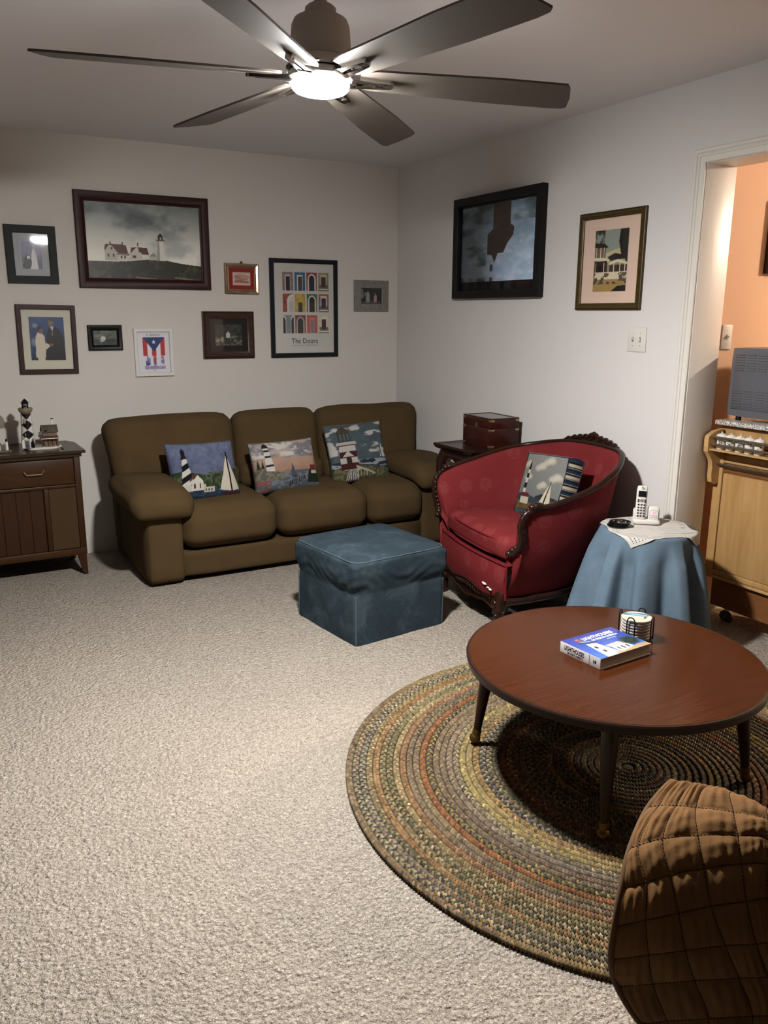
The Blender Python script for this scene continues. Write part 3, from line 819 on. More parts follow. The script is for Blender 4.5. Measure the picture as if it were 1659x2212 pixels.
cv = Canvas(140, 104, '2b47a8'); cv.grad('3f6fc4', '26308c', 0.1, 1.0)
cv.blend(np.clip(cv.fbm(3, 3, 4, 5)-0.55, 0, 1)*0.6, '6d9be0')
cv.poly('8fa39a', [(0.17, 0.78), (0.33, 0.70), (0.36, 0.62), (0.20, 0.68)]); cv.ell('7a4650', 0.21, 0.83, 0.055, 0.06); cv.ell('b4655c', 0.2, 0.86, 0.03, 0.03)
cv.poly('1d2530', [(0.14, 0.70), (0.40, 0.60), (0.41, 0.63), (0.15, 0.73)])
cv.poly('f2f2f2', [(0.20, 0.62), (0.36, 0.57), (0.44, 0.0), (0.15, 0.0)]); cv.poly('cfd3d6', [(0.31, 0.58), (0.36, 0.57), (0.44, 0), (0.36, 0)])
for (a, b) in ((0.22, 0.36), (0.24, 0.18)): cv.rect('232830', a, b, a+0.05, b+0.1)
cv.poly('d7b9b4', [(0.40, 0.40), (0.66, 0.42), (0.74, 0.30), (0.44, 0.28)]); cv.poly('edeef0', [(0.44, 0.29), (0.74, 0.30), (0.75, 0.08), (0.44, 0.04)])
for a in (0.49, 0.57, 0.66): cv.rect('2b303a', a, 0.12, a+0.035, 0.24)
cv.ell('2c3a34', 0.84, 0.34, 0.14, 0.17, 1, 0.5); cv.blend(((cv.V < 0.1+0.04*np.sin(cv.U*9)) & (cv.U > 0.35))*1.0, 'b59f7c')
ck = print_sheet('cover_print', cv, BWd-0.001, BH-0.001, 0, M['paint_cover'], bo); ck.rotation_euler = (R(-90), 0, 0); ck.location = (0, 0, BT+0.0003)
text_mesh('title', 'LIGHTHOUSES', 0.026, M['ink_w'], bo, (0.018, 0.054, BT+0.0006), (0, 0, 0), 0.82, bold=0.0004)
text_mesh('title', 'OF NORTH AMERICA', 0.015, M['ink_w'], bo, (0.030, 0.033, BT+0.0006), (0, 0, 0), 0.82, bold=0.0002)
MB().box((0.045, 0.018, BT+0.0005), (0.04, 0.0035, 0.0004)).build('author_line', simple('pale_blue_ink', '9db4e6', 0.4), bo)
sp = (R(90), 0, R(-90))
text_mesh('spine_title', 'LIGHTHOUSES', 0.0215, M['ink_k'], bo, (-BWd/2-0.0015, 0.024, 0.0215), sp, 0.62, bold=0.0003)
text_mesh('spine_title', 'OF NORTH AMERICA', 0.0105, M['ink_k'], bo, (-BWd/2-0.0015, 0.020, 0.0075), sp, 0.68)
m = MB(); m.b2((-BWd/2-0.0016, -0.042, 0.001), (-BWd/2-0.0011, -0.0405, BT-0.001)); m.b2((-BWd/2-0.0016, -0.060, 0.012), (-BWd/2-0.0011, -0.057, 0.023))
m.ball((-BWd/2-0.0012, -0.066, 0.018), (0.0006, 0.004, 0.006), 8, 6); m.build('spine_mark', M['ink_k'], bo)

CO = (2.022, 1.845)
hold = thing('coaster_holder', 'black wire coaster holder on the round coffee table', 'coaster holder', (*CO, TZ))
m = MB(); rw = 0.0022; ro = 0.056
m.tube([(ro*math.cos(a), ro*math.sin(a), 0.006) for a in np.linspace(0, 2*math.pi, 33)[:-1]], rw, 8, closed=True); m.build('base_ring', M['iron'], hold)
for a0 in (R(205), R(295), R(25), R(115)):
    p = []
    for q in np.linspace(0, 1, 25):
        s = q*2-1
        if abs(s) > 0.3: a = a0+math.copysign(0.24, s); z = 0.006+(1-abs(s))/0.7*0.070
        else: a = a0+0.24*s/0.3; z = 0.076+0.016*math.sqrt(max(0, 1-(s/0.3)**2))
        p.append((ro*1.0*math.cos(a), ro*math.sin(a), z))
    MB().tube(p, rw, 8).build('wire_loop', M['iron'], hold)
for a in (0, math.pi/2): MB().tube([(ro*math.cos(a), ro*math.sin(a), 0.006), (-ro*math.cos(a), -ro*math.sin(a), 0.006)], rw, 8).build('cross_wire', M['iron'], hold)
for i in range(4):
    a = R(70+90*i); MB().ball((ro*math.cos(a), ro*math.sin(a), 0.0038), 0.0038, 8, 6).build('foot', M['iron'], hold)
M['coaster'] = simple('coaster_stone', 'aaa49a', 0.5); M['cork'] = simple('coaster_cork', '5c5146', 0.8)
co0 = None
for i in range(7):
    z = TZ+0.0085+i*0.0102
    top = i == 6
    lab = 'round coaster printed with a blue and white bird, top of the stack' if top else '%s pale round coaster in the wire holder stack' % ['lowest', 'second lowest', 'third lowest', 'middle', 'third highest', 'second highest'][i]
    if co0 is None or top:
        c = thing('coaster', lab, 'coaster', (*CO, z), 0, 'coasters stacked in the wire holder')
        MB().lathe([(0, 0.002), (0.049, 0.002), (0.0505, 0.004), (0.0505, 0.0085), (0.049, 0.0095), (0, 0.0095)], 40).build('disc', M['coaster'], c)
        MB().lathe([(0, 0), (0.047, 0), (0.047, 0.0021), (0, 0.0021)], 40).build('cork_back', M['cork'], c)
        if top:
            n1, n2 = 72, 30
            A_, B_ = np.meshgrid(np.linspace(0, 2*math.pi, n1, endpoint=False), np.linspace(0.002, 0.0485, n2), indexing='ij')
            XX = np.stack([B_*np.cos(A_), B_*np.sin(A_), np.full_like(A_, 0.0099)], -1)
            cv = Canvas(n1, n2, 'd9c9b2'); cv.U = 0.5+XX[..., 0]/0.1; cv.V = 0.5+XX[..., 1]/0.1
            cv.poly('3f6f8c', [(0.3, 1.0), (0.55, 0.95), (0.95, 0.55), (1.0, 0.35), (0.75, 0.3), (0.55, 0.55), (0.25, 0.85)])
            cv.poly('7fb0c2', [(0.4, 0.9), (0.7, 0.7), (0.9, 0.4), (0.78, 0.35), (0.5, 0.65)]); cv.poly('eeeeec', [(0.45, 0.98), (0.7, 0.9), (1, 0.65), (0.92, 0.62), (0.65, 0.82)])
            cv.poly('b5552e', [(0.15, 0.55), (0.25, 0.6), (0.2, 0.45)]); cv.poly('1f3a44', [(0.55, 0.25), (0.7, 0.35), (0.75, 0.28), (0.6, 0.2)])
            cv.poly('e6b48c', [(0.2, 0.2), (0.5, 0.1), (0.55, 0.3), (0.3, 0.4)], 0.6)
            grid_mesh('print', XX, M['paint_cover'], c, cols=cv.a, close_u=True, flip=False)
        else: co0 = c
    else: c = dup(co0, (*CO, z), label=lab)
# ------------------------------------------------------------------ red barrel armchair with carved frame
k = Nodes('red_damask'); v = k.coord()
vo = k.voronoi(7.2, v, 'F1', 0.35)
dist = vo.outputs['Distance']
spk = k.noise(60, 3, 0.6, v)
flower = k.math('MULTIPLY', k.math('LESS_THAN', k.math('ADD', dist, k.math('MULTIPLY', spk, 0.30)), 0.44), k.math('GREATER_THAN', spk, 0.42))
base = k.ramp(k.noise(4, 4, 0.6, v), [(0.3, '621d1f'), (0.7, '6c2426')])
k.col(k.mix(k.math('MULTIPLY', flower, 0.24), base, '7f4140')); k.set(rough=0.8, sheen=0.0, spec=0.12)
k.bump(k.noise(450, 2), 0.2, 0.001)
M['red'] = k.m
M['redw'] = simple('red_welt', '5e181d', 0.85, spec=0.1)
M['mahog'] = simple('carved_dark_mahogany', '1c0e08', 0.28, c2='29150c', nscale=30, bump=0.15, bscale=60, bdist=0.003)
M['stuffing'] = simple('white_stuffing', 'd8cfc6', 0.95, bump=0.5, bscale=300)
CH = (2.62, 3.16); CHA = R(171)
ch = thing('barrel_armchair', 'red damask barrel armchair with carved dark wood frame', 'armchair', (*CH, 0), CHA)
rimR = np.array([(-.36, 0, .825), (-.352, .17, .828), (-.318, .305, .822), (-.232, .405, .778), (-.149, .439, .737), (-.083, .448, .704), (0, .45, .674), (.081, .45, .650), (.152, .45, .634), (.217, .45, .630), (.262, .447, .612), (.286, .443, .562), (.272, .436, .500), (.278, .428, .456), (.305, .405, .415)])
rimL = np.array([(-.36, 0, .825), (-.350, -.17, .815), (-.315, -.30, .795), (-.240, -.395, .772), (-.16, -.435, .757), (-.083, -.446, .742), (0, -.45, .722), (.081, -.45, .700), (.152, -.45, .682), (.225, -.45, .660), (.285, -.447, .632), (.312, -.443, .590), (.312, -.436, .52), (.300, -.428, .46), (.305, -.405, .415)])
bas = np.array([(-.24, 0), (-.232, .09), (-.21, .175), (-.165, .24), (-.11, .275), (-.05, .30), (0, .315), (.06, .33), (.12, .338), (.18, .344), (.22, .347), (.25, .348), (.275, .348), (.292, .348), (.306, .346)]); bas = np.c_[bas, np.full(15, .185)]
inn = np.array([(-.235, 0), (-.228, .10), (-.20, .20), (-.15, .27), (-.10, .31), (-.05, .33), (0, .342), (.06, .350), (.12, .354), (.17, .355), (.21, .354), (.235, .352), (.25, .350), (.265, .346), (.285, .34)]); inn = np.c_[inn, np.full(15, .37)]
def mirror(P): Q = P[::-1].copy(); Q[:, 1] *= -1; return np.concatenate([Q[:-1], P])
NT = 150
tt = np.linspace(0, 28, NT)
RIM = cubic(np.concatenate([rimL[::-1][:-1], rimR]), tt); BAS = cubic(mirror(bas), tt); INN = cubic(mirror(inn), tt)
cen = np.array([0.0, 0, 0])
out_dir = RIM-np.array([-0.0, 0, 0]); out_dir[:, 2] = 0
nrm = np.stack([np.gradient(RIM[:, 1]), -np.gradient(RIM[:, 0]), np.zeros(NT)], 1); nrm /= np.linalg.norm(nrm, axis=1, keepdims=True)+1e-9
# make the normals point outwards
sg = np.sign((nrm*(RIM*np.array([1, 1, 0])-np.array([0.05, 0, 0]))).sum(1)); nrm *= sg[:, None]
fb = np.clip((RIM[:, 0]-0.10)/0.12, 0, 1)[:, None]; nrm = nrm*(1-fb)+np.stack([np.zeros(NT), np.sign(RIM[:, 1]), np.zeros(NT)], 1)*fb; nrm /= np.linalg.norm(nrm, axis=1, keepdims=True)
s = np.linspace(0, 1, 26)[None, :, None]
OUT = (BAS[:, None]*(1-s)+(RIM-np.array([0, 0, 0.012]))[:, None]*s) + nrm[:, None]*(0.028*np.sin(np.pi*s)*(1-0.35*s)) 
grid_mesh('outer_back', OUT, M['red'], ch, sharp=179, flip=True)
INR = RIM-nrm*0.030-np.array([0, 0, 0.012])
MID = INN-np.array([0, 0, 0.05])
IN = MID[:, None]*(1-s)+INR[:, None]*s - nrm[:, None]*(0.030*np.sin(np.pi*s)**0.8)
# roll over the top
top = np.stack([INR+nrm*(0.030*q)+np.array([0, 0, 0.008*math.sin(q*math.pi)]) for q in np.linspace(0, 1, 5)[1:]], 1)
grid_mesh('inner_back', np.concatenate([IN, top], 1), M['red'], ch, sharp=179)
# carved rail along the rim
rr_ = 0.0135+0.0022*np.sin(np.arange(NT)*1.9)*(np.abs(np.linspace(-1, 1, NT)) > 0.68)
MB().tube([tuple(p) for p in RIM], rr_.tolist(), 10).build('rail', M['mahog'], ch, 60)
# carved scroll work on the arm fronts
for sgn in (-1, 1):
    m = MB()
    i0 = int(NT*0.83)
    seg = RIM[i0:] if sgn > 0 else RIM[::-1][i0:]
    m.tube([(p[0]+0.010, p[1], p[2]-0.006) for p in seg], [0.012+0.004*abs(math.sin(i*1.2)) for i in range(len(seg))], 10)
    for i in range(0, len(seg), 2):
        m.ball((seg[i][0]+0.004, seg[i][1]-sgn*0.008, seg[i][2]+0.006), (0.015, 0.011, 0.010), 8, 6)
    m.ball((seg[0][0]-0.02, seg[0][1], seg[0][2]+0.012), (0.030, 0.018, 0.018), 12, 8)
    m.ball((seg[0][0]+0.01, seg[0][1], seg[0][2]+0.010), (0.02, 0.02, 0.016), 12, 8)
    e = seg[-1]
    m.ball((e[0]+0.016, e[1]-sgn*0.010, e[2]-0.002), 0.017, 12, 8); m.ball((e[0]+0.004, e[1], e[2]+0.016), 0.016, 12, 8)
    m.build('arm_scroll', M['mahog'], ch, 60)
# pierced crest
m = MB()
def crest_pt(y, h):
    i = np.argmin(np.abs(RIM[:, 1]-y)+(RIM[:, 0] > 0)*9); p = RIM[i]; return (p[0]-0.004-0.1*h, y, p[2]+h)
ys = np.linspace(-0.235, 0.235, 60)
def crest_h(y): a = abs(y)/0.235; return 0.004+0.028*max(0, math.cos(a*math.pi/2))**0.8+0.006*math.sin(y*70)**2+0.012*math.exp(-(y/0.03)**2)
m.tube([crest_pt(y, crest_h(y)) for y in ys], [0.008+0.004*abs(math.sin(i*0.55)) for i in range(60)], 8)
m.tube([crest_pt(y, 0.004) for y in ys], [0.010+0.002*abs(math.sin(i*0.9)) for i in range(60)], 8)
for y0, r0, sg_ in ((0.035, 0.017, 1), (-0.035, 0.017, -1), (0.085, 0.014, 1), (-0.085, 0.014, -1), (0.13, 0.011, 1), (-0.13, 0.011, -1)):
    sp_ = []
    for q in np.linspace(0, 1, 22):
        r_ = r0*(1-0.65*q); a = sg_*(q*2.0*2*math.pi)+math.pi/2
        sp_.append(crest_pt(y0+r_*math.cos(a), 0.6*crest_h(y0)+r_*math.sin(a)*0.8))
    m.tube(sp_, 0.0058, 6)
m.ball(crest_pt(0, 0.042), (0.014, 0.018, 0.02), 12, 8)
for y in (-0.2, -0.17, -0.15, 0.15, 0.17, 0.2, -0.06, 0.06, -0.11, 0.11): m.ball(crest_pt(y, 0.75*crest_h(y)), (0.010, 0.013, 0.010), 8, 6)
m.build('crest', M['mahog'], ch, 60)
# seat cushion with welt
def seatplan(p, u):
    if u.x < 0: p.y *= 1-0.16*(-u.x)**2
    if u.x > 0: p.x += 0.022*(1-u.y**2)
    return p
MB().rbox((0.035, 0, 0.402), (0.53, 0.68, 0.105), 0.034, 14, (0, 0, 0.022), fn=seatplan).build('seat_cushion', M['red'], ch, 179)
def plan_edge(z, inset=0.0):
    P = []
    for a in np.linspace(0, 2*math.pi, 72, endpoint=False):
        c, s_ = math.cos(a), math.sin(a); n = 5
        r_ = (abs(c)**n+abs(s_)**n)**(-1/n); u = (c*r_, s_*r_)
        x = 0.035+u[0]*(0.262-inset); y = u[1]*(0.337-inset)
        if u[0] < 0: y *= 1-0.16*u[0]**2
        if u[0] > 0: x += 0.022*(1-u[1]**2)
        P.append((x, y, z))
    return P
MB().tube(plan_edge(0.440), 0.0048, 6, closed=True).build('welt', M['redw'], ch, 60)
MB().tube(plan_edge(0.364), 0.0048, 6, closed=True).build('welt', M['redw'], ch, 60)
# upholstered front panel, slightly bowed
yy = np.linspace(-0.352, 0.352, 50); zz = np.linspace(0.165, 0.335, 20)
FX = np.zeros((50, 20, 3))
for i, y in enumerate(yy):
    bow = 0.305+0.030*math.cos(math.pi*y/0.72)
    low = 0.168+0.012*math.cos(math.pi*y/0.352*2)
    for j in range(20):
        q = j/19; FX[i, j] = (bow+0.010*math.sin(math.pi*q), y, low+(0.338-low)*q)
grid_mesh('front_panel', FX, M['red'], ch, sharp=179, flip=False)
MB().add([(0.30, -0.352, 0.336), (0.335, 0, 0.338), (0.30, 0.352, 0.336), (-0.2, 0.2, 0.33), (-0.2, -0.2, 0.33)], [(0, 1, 2, 3, 4)]).build('deck', M['redw'], ch)
MB().tube([(0.307+0.030*math.cos(math.pi*y/0.72), y, 0.340) for y in yy], 0.0045, 6).build('welt', M['redw'], ch, 60)
for sgn in (-1, 1):
    MB().tube([(0.306, sgn*0.354, 0.175), (0.309, sgn*0.354, 0.25), (0.306, sgn*0.352, 0.345)], 0.006, 6).build('welt', M['redw'], ch, 60)
for (y, z, ry, rz) in ((0.195, 0.212, 0.022, 0.006), (0.228, 0.202, 0.010, 0.003), (0.247, 0.197, 0.013, 0.005), (0.303, 0.194, 0.014, 0.008)):
    MB().ball((0.316+0.030*math.cos(math.pi*y/0.72), y, z), (0.006, ry, rz), 10, 6).build('torn_stuffing', M['stuffing'], ch)
# carved front rail and side rails
def rail_poly():
    up = [(y, 0.186+0.012*math.cos(math.pi*y/0.352*2)-0.006) for y in np.linspace(-0.33, 0.33, 30)]
    lo = [(y, 0.120-0.022*math.cos(math.pi*y/0.33)**2*1.0+0.008*abs(math.sin(y*26))-0.012*math.exp(-((abs(y)-0.13)/0.03)**2)) for y in np.linspace(0.33, -0.33, 60)]
    return up+lo
m = MB()
P = rail_poly(); n = len(P)
fx = lambda y: 0.300+0.032*math.cos(math.pi*y/0.72)
m.add([(fx(y), y, z) for y, z in P]+[(fx(y)-0.03, y, z) for y, z in P], [tuple(range(n)), tuple(reversed(range(n, 2*n)))]+[(i, n+i, n+(i+1) % n, (i+1) % n) for i in range(n)])
for y in np.linspace(-0.30, 0.30, 27): m.ball((fx(y)+0.003, y, 0.150+0.006*math.cos(y*30)), (0.007, 0.009, 0.014), 8, 6)
for off in (0.0, 1.0):
    m.tube([(fx(y)+0.006, y, (0.170+0.010*math.cos(math.pi*y/0.352*2)) if off else (0.118-0.02*math.cos(math.pi*y/0.33)**2+0.006*abs(math.sin(y*26)))) for y in np.linspace(-0.31, 0.31, 50)], 0.0055, 6)
fix_normals(m.build('front_rail', M['mahog'], ch, 50))
for sgn in (-1, 1):
    q = BAS[NT//2:] if sgn > 0 else BAS[:NT//2+1][::-1]
    MB().tube([(p[0], p[1], 0.165) for p in q], 0.022, 8, flat=1.0).build('side_rail', M['mahog'], ch, 60)
for (x, y, fr) in ((0.300, 0.315, 1), (0.300, -0.315, 1), (-0.15, 0.2, 0), (-0.15, -0.2, 0)):
    m = MB(); sy_ = 1 if y > 0 else -1; sx_ = 1 if fr else -1
    m.tube([(x, y, 0.195), (x+sx_*0.018, y+sy_*0.010, 0.150), (x+sx_*0.020, y+sy_*0.010, 0.115), (x+sx_*0.004, y+sy_*0.002, 0.070), (x+sx_*0.002, y+sy_*0.002, 0.040), (x+sx_*0.014, y+sy_*0.008, 0.016), (x+sx_*0.018, y+sy_*0.010, 0.0)], [0.034, 0.036, 0.030, 0.019, 0.016, 0.020, 0.018], 14)
    if fr:
        for a in np.linspace(-1.2, 1.2, 5): m.ball((x+0.044*math.cos(a), y+sy_*0.008+0.036*math.sin(a), 0.118-0.012*abs(a)), (0.010, 0.010, 0.020), 8, 6)
        m.ball((x+0.048, y+sy_*0.008, 0.152), (0.012, 0.022, 0.022), 10, 8); m.ball((x+0.040, y+sy_*0.010, 0.086), (0.010, 0.013, 0.018), 8, 6)
    m.build('leg', M['mahog'], ch, 60)

# ------------------------------------------------------------------ throw cushions
M['paint_cloth'] = paint_mat('needlepoint_wool', 0.95, 0, 0.45, 420, 0.0, 0.55)
M['navy'] = fabric('navy_backing', '141a2c', '1c2338', 12); M['brownback'] = fabric('dark_backing', '1d1a1c', '2a2628', 12)
def pillow(name, label, cv, w, h, t, loc, lean, yaw, roll, back, group):
    th = thing(name, label, 'cushion', loc, rot=None, group=group)
    th.rotation_mode = 'XYZ'
    mt = Matrix.Rotation(yaw, 4, 'Z') @ Matrix.Rotation(-lean, 4, 'X') @ Matrix.Rotation(roll, 4, 'Y')
    th.rotation_euler = mt.to_euler()
    cv.a = cv.a*0.78+cv.a.mean(2, keepdims=True)*0.22
    u = cv.U*2-1; vv = cv.V*2-1
    bul = np.clip((1-u**2)*(1-vv**2), 0, 1)**0.42
    px = u*w/2*(1-0.045*(1-vv**2)*np.abs(u)); pz = h/2+vv*h/2*(1-0.045*(1-u**2)*np.abs(vv))
    wob = 0.004*np.sin(u*7+vv*5)*np.sin(vv*6-u*3)
    X = np.stack([px, -t/2*bul+wob*bul, pz], -1)
    grid_mesh('front', X, M['paint_cloth'], th, cols=cv.a, sharp=179)
    st = 4
    Xb = np.stack([px, t/2*bul, pz], -1)[::st, ::st]
    Xb = np.concatenate([Xb, ], 0)
    n1 = (cv.w-1)//st*st; 
    grid_mesh('back', np.stack([px, t/2*bul, pz], -1), back, th, sharp=179, flip=True)
    e = [X[i, 0] for i in range(0, cv.w, 5)]+[X[-1, j] for j in range(0, cv.h, 5)]+[X[i, -1] for i in range(cv.w-1, -1, -5)]+[X[0, j] for j in range(cv.h-1, -1, -5)]
    MB().tube([tuple(p) for p in e], 0.004, 6, closed=True).build('piping', back, th, 60)
    return th
G = 'lighthouse throw cushions'
# 1: spiral lighthouse and sloop
cv = Canvas(121, 105, '6f7896'); cv.grad('59658a', '747ea3', 0.3, 1.0); cv.mul(0.85+0.3*cv.fbm(18, 14, 3, 1)); cv.blend((cv.fbm(5, 4, 4, 2) > 0.62)*0.25, '8d95b0')
cv.blend((cv.V < 0.44+0.05*np.sin(cv.U*7+1))*1.0, '33452b'); cv.blend(((cv.V < 0.43) & (cv.fbm(20, 18, 2, 3) > 0.52))*0.7, '4c5e38'); cv.blend(((cv.V < 0.42) & (cv.fbm(30, 20, 2, 9) > 0.6))*0.6, '7a7a50')
cv.blend((cv.V < 0.16+0.03*np.sin(cv.U*20))*1.0, '243a52'); cv.blend(((cv.V < 0.15) & (cv.fbm(24, 40, 2, 4) > 0.55))*0.5, '4a6378')
cv.poly('e6ddd0', [(0.10, 0.14), (0.30, 0.14), (0.235, 0.70), (0.165, 0.70)])
tw_ = cv.inside([(0.10, 0.14), (0.30, 0.14), (0.235, 0.70), (0.165, 0.70)]); cv.blend((tw_ & (((cv.V*5.2-cv.U*3.2) % 1) < 0.5))*1.0, '17151c')
cv.rect('3a2228', 0.155, 0.70, 0.245, 0.74); cv.rect('241a20', 0.17, 0.74, 0.23, 0.82); cv.poly('2a1f26', [(0.16, 0.82), (0.24, 0.82), (0.20, 0.90)])
cv.rect('ddd4c6', 0.10, 0.14, 0.45, 0.24); cv.poly('e8e0d2', [(0.24, 0.14), (0.42, 0.14), (0.42, 0.30), (0.35, 0.40), (0.26, 0.30)]); cv.poly('6b3a2c', [(0.24, 0.30), (0.34, 0.42), (0.30, 0.42), (0.22, 0.32)])
for a in (0.28, 0.36): cv.rect('2a2018', a, 0.18, a+0.02, 0.25)
cv.rect('d6ccbc', 0.42, 0.10, 0.58, 0.19); 
for a in (0.45, 0.49, 0.53): cv.rect('2a2018', a, 0.12, a+0.015, 0.16)
cv.poly('ece0c8', [(0.84, 0.72), (0.66, 0.12), (0.84, 0.10)]); cv.poly('e2d6bd', [(0.86, 0.68), (0.98, 0.13), (0.86, 0.10)]); cv.rect('1a1416', 0.84, 0.08, 0.86, 0.78)
cv.poly('4a2226', [(0.70, 0.08), (0.99, 0.10), (0.96, 0.04), (0.74, 0.03)])
pillow('throw_cushion', 'lighthouse cushion with a spiral-striped tower and a white sailboat', cv, 0.40, 0.345, 0.12, (1.372, 4.475, 0.425), R(26), R(3), R(1), M['navy'], G)
# 2: sunset lighthouse
cv = Canvas(121, 100, 'c9a08c'); cv.grad('c08a6c', 'c9b3a8', 0.35, 0.75); f = cv.fbm(5, 8, 4, 21); cv.blend((cv.V > 0.62)*np.clip((f-0.42)*6, 0, 1), '8b8790'); cv.blend((cv.V > 0.66)*np.clip((cv.fbm(6, 9, 3, 22)-0.5)*7, 0, 1), 'e6ddd2')
cv.blend(((cv.V > 0.38) & (cv.V < 0.66))*np.clip((cv.fbm(7, 14, 3, 23)-0.5)*5, 0, 1)*0.7, 'd8a27e')
cv.blend((cv.V < 0.36)*1.0, '5e6a76'); cv.blend(((cv.V < 0.36) & (cv.fbm(14, 30, 2, 24) > 0.55))*0.6, '9a9aa0'); cv.ell('c47a58', 0.48, 0.37, 0.05, 0.03)
cv.poly('6f6a5c', [(0.0, 0.45), (0.14, 0.50), (0.28, 0.42), (0.50, 0.24), (0.22, 0.20), (0.0, 0.16)]); cv.blend((cv.inside([(0.0, 0.45), (0.14, 0.50), (0.28, 0.42), (0.50, 0.24), (0.22, 0.20), (0.0, 0.16)]) & (cv.fbm(22, 22, 2, 25) > 0.5))*0.7, '99907a')
cv.poly('e6dfd2', [(0.17, 0.40), (0.30, 0.38), (0.25, 0.86), (0.18, 0.86)])
for a in (0.50, 0.68, 0.80): cv.blend((cv.inside([(0.17, 0.40), (0.30, 0.38), (0.25, 0.86), (0.18, 0.86)]) & (np.abs(cv.V-a) < 0.022))*1.0, '2c2c30')
cv.poly('2b2a2e', [(0.16, 0.86), (0.27, 0.86), (0.25, 0.93), (0.215, 0.98), (0.18, 0.93)])
cv.poly('2f3a2c', [(0.03, 0.46), (0.06, 0.66), (0.09, 0.46)]); cv.poly('2f3a2c', [(0.10, 0.46), (0.125, 0.63), (0.15, 0.46)])
cv.blend(((cv.U < 0.22) & (cv.V < 0.22) & (cv.fbm(26, 22, 2, 26) > 0.48))*0.9, 'a8485a'); cv.blend(((cv.U < 0.25) & (cv.V < 0.14) & (cv.fbm(26, 22, 2, 27) > 0.55))*0.9, '4f6a4a')
cv.poly('4a5a72', [(0.57, 0.52), (0.53, 0.26), (0.62, 0.24)]); cv.poly('5a2f28', [(0.53, 0.26), (0.63, 0.25), (0.60, 0.21)])
for i in range(9): cv.rect('2b2a2c', 0.50+i*0.03, 0.06+0.012*i, 0.512+i*0.03, 0.15+0.012*i)
cv.poly('23301f', [(0.78, 0.10), (0.84, 0.36), (0.98, 0.34), (1.0, 0.08)]); cv.poly('8a2f28', [(0.86, 0.44), (0.97, 0.44), (0.97, 0.34), (0.86, 0.34)]); cv.rect('d8d0c0', 0.87, 0.27, 0.97, 0.33)
pillow('throw_cushion', 'lighthouse cushion with a pink sunset sky and picket fence', cv, 0.415, 0.31, 0.12, (1.878, 4.50, 0.425), R(22), R(-1), R(-1.5), M['brownback'], G)
# 3: red and white striped lighthouse
cv = Canvas(115, 115, '56666e'); cv.mul(0.9+0.2*cv.fbm(12, 12, 3, 31)); cv.blend((cv.V > 0.45)*np.clip((cv.fbm(3, 9, 3, 32)-0.56)*12, 0, 1), 'd9d6cc')
cv.blend((cv.V < 0.34)*1.0, '2d3a52'); cv.blend(((cv.V < 0.34) & (cv.fbm(6, 22, 2, 33) > 0.56))*0.9, 'b9c0c2'); cv.blend((cv.V < 0.22+0.05*np.sin(cv.U*5))*1.0, '5c5a38'); cv.blend(((cv.V < 0.22) & (cv.fbm(20, 20, 2, 34) > 0.55))*0.7, '8a8458')
bd = [(0.14, 0.20), (0.46, 0.16), (0.43, 0.62), (0.16, 0.62)]
cv.poly('d6cfc2', bd); cv.blend((cv.inside(bd) & ((cv.V % 0.20) < 0.10))*1.0, '5a2228'); cv.poly('d6cfc2', [(0.20, 0.42), (0.38, 0.42), (0.29, 0.52)]); cv.rect('4a2a2a', 0.25, 0.20, 0.34, 0.42)
cv.poly('c9c4b8', [(0.11, 0.62), (0.47, 0.62), (0.46, 0.67), (0.13, 0.67)]); cv.rect('4a4a3e', 0.17, 0.67, 0.38, 0.84); cv.poly('56503c', [(0.14, 0.84), (0.41, 0.84), (0.29, 0.98)])
for a in (0.21, 0.27, 0.33): cv.rect('5f7076', a, 0.70, a+0.03, 0.82)
cv.poly('d9d2c4', [(0.20, 0.0), (0.46, 0.0), (0.40, 0.20), (0.27, 0.20)]); 
for i in range(6): cv.poly('4a4038', [(0.22+i*0.045, 0.0), (0.235+i*0.045, 0.0), (0.285+i*0.021, 0.2), (0.275+i*0.021, 0.2)])
cv.poly('cfc6a8', [(0.40, 0.26), (0.72, 0.10), (0.72, 0.07), (0.40, 0.22)]); 
for i in range(6): cv.rect('cfc6a8', 0.42+i*0.05, 0.06, 0.43+i*0.05, 0.24-0.025*i)
cv.poly('e3dfd4', [(0.91, 0.60), (0.86, 0.36), (0.98, 0.36)]); cv.rect('1c1c20', 0.885, 0.34, 0.895, 0.62)
pillow('throw_cushion', 'lighthouse cushion with a red and white striped tower and dark sea', cv, 0.395, 0.38, 0.12, (2.405, 4.55, 0.425), R(22), R(-6), R(-3), M['brownback'], G)

# striped box cushion on the red chair
cc = thing('striped_box_cushion', 'seaside cushion with navy and white striped sides on the red armchair', 'cushion', (0, 0, 0))
Lm = Matrix.Translation((*CH, 0)) @ Matrix.Rotation(CHA, 4, 'Z')
cm_ = Lm @ Matrix.Translation((-0.035, 0.06, 0.462)) @ Matrix.Rotation(R(90), 4, 'Z') @ Matrix.Rotation(R(-17), 4, 'X') @ Matrix.Rotation(R(-5), 4, 'Y')
cc.location = cm_.to_translation(); cc.rotation_euler = cm_.to_euler()
cw, chh, cth = 0.36, 0.325, 0.09
cv = Canvas(100, 105, '8a8a84'); cv.grad('7f8280', '90908a', 0.3, 1.0)
for (u, v_, r) in ((0.45, 0.80, 0.13), (0.62, 0.90, 0.14), (0.86, 0.66, 0.14), (0.60, 0.52, 0.12), (0.10, 0.82, 0.12), (0.20, 0.62, 0.11)):
    for q in range(5): cv.ell('d8cfbc', u+0.5*r*math.cos(q*1.3), v_+0.25*r*math.sin(q*1.7), r*0.55, r*0.33, 0.55, 0.8)
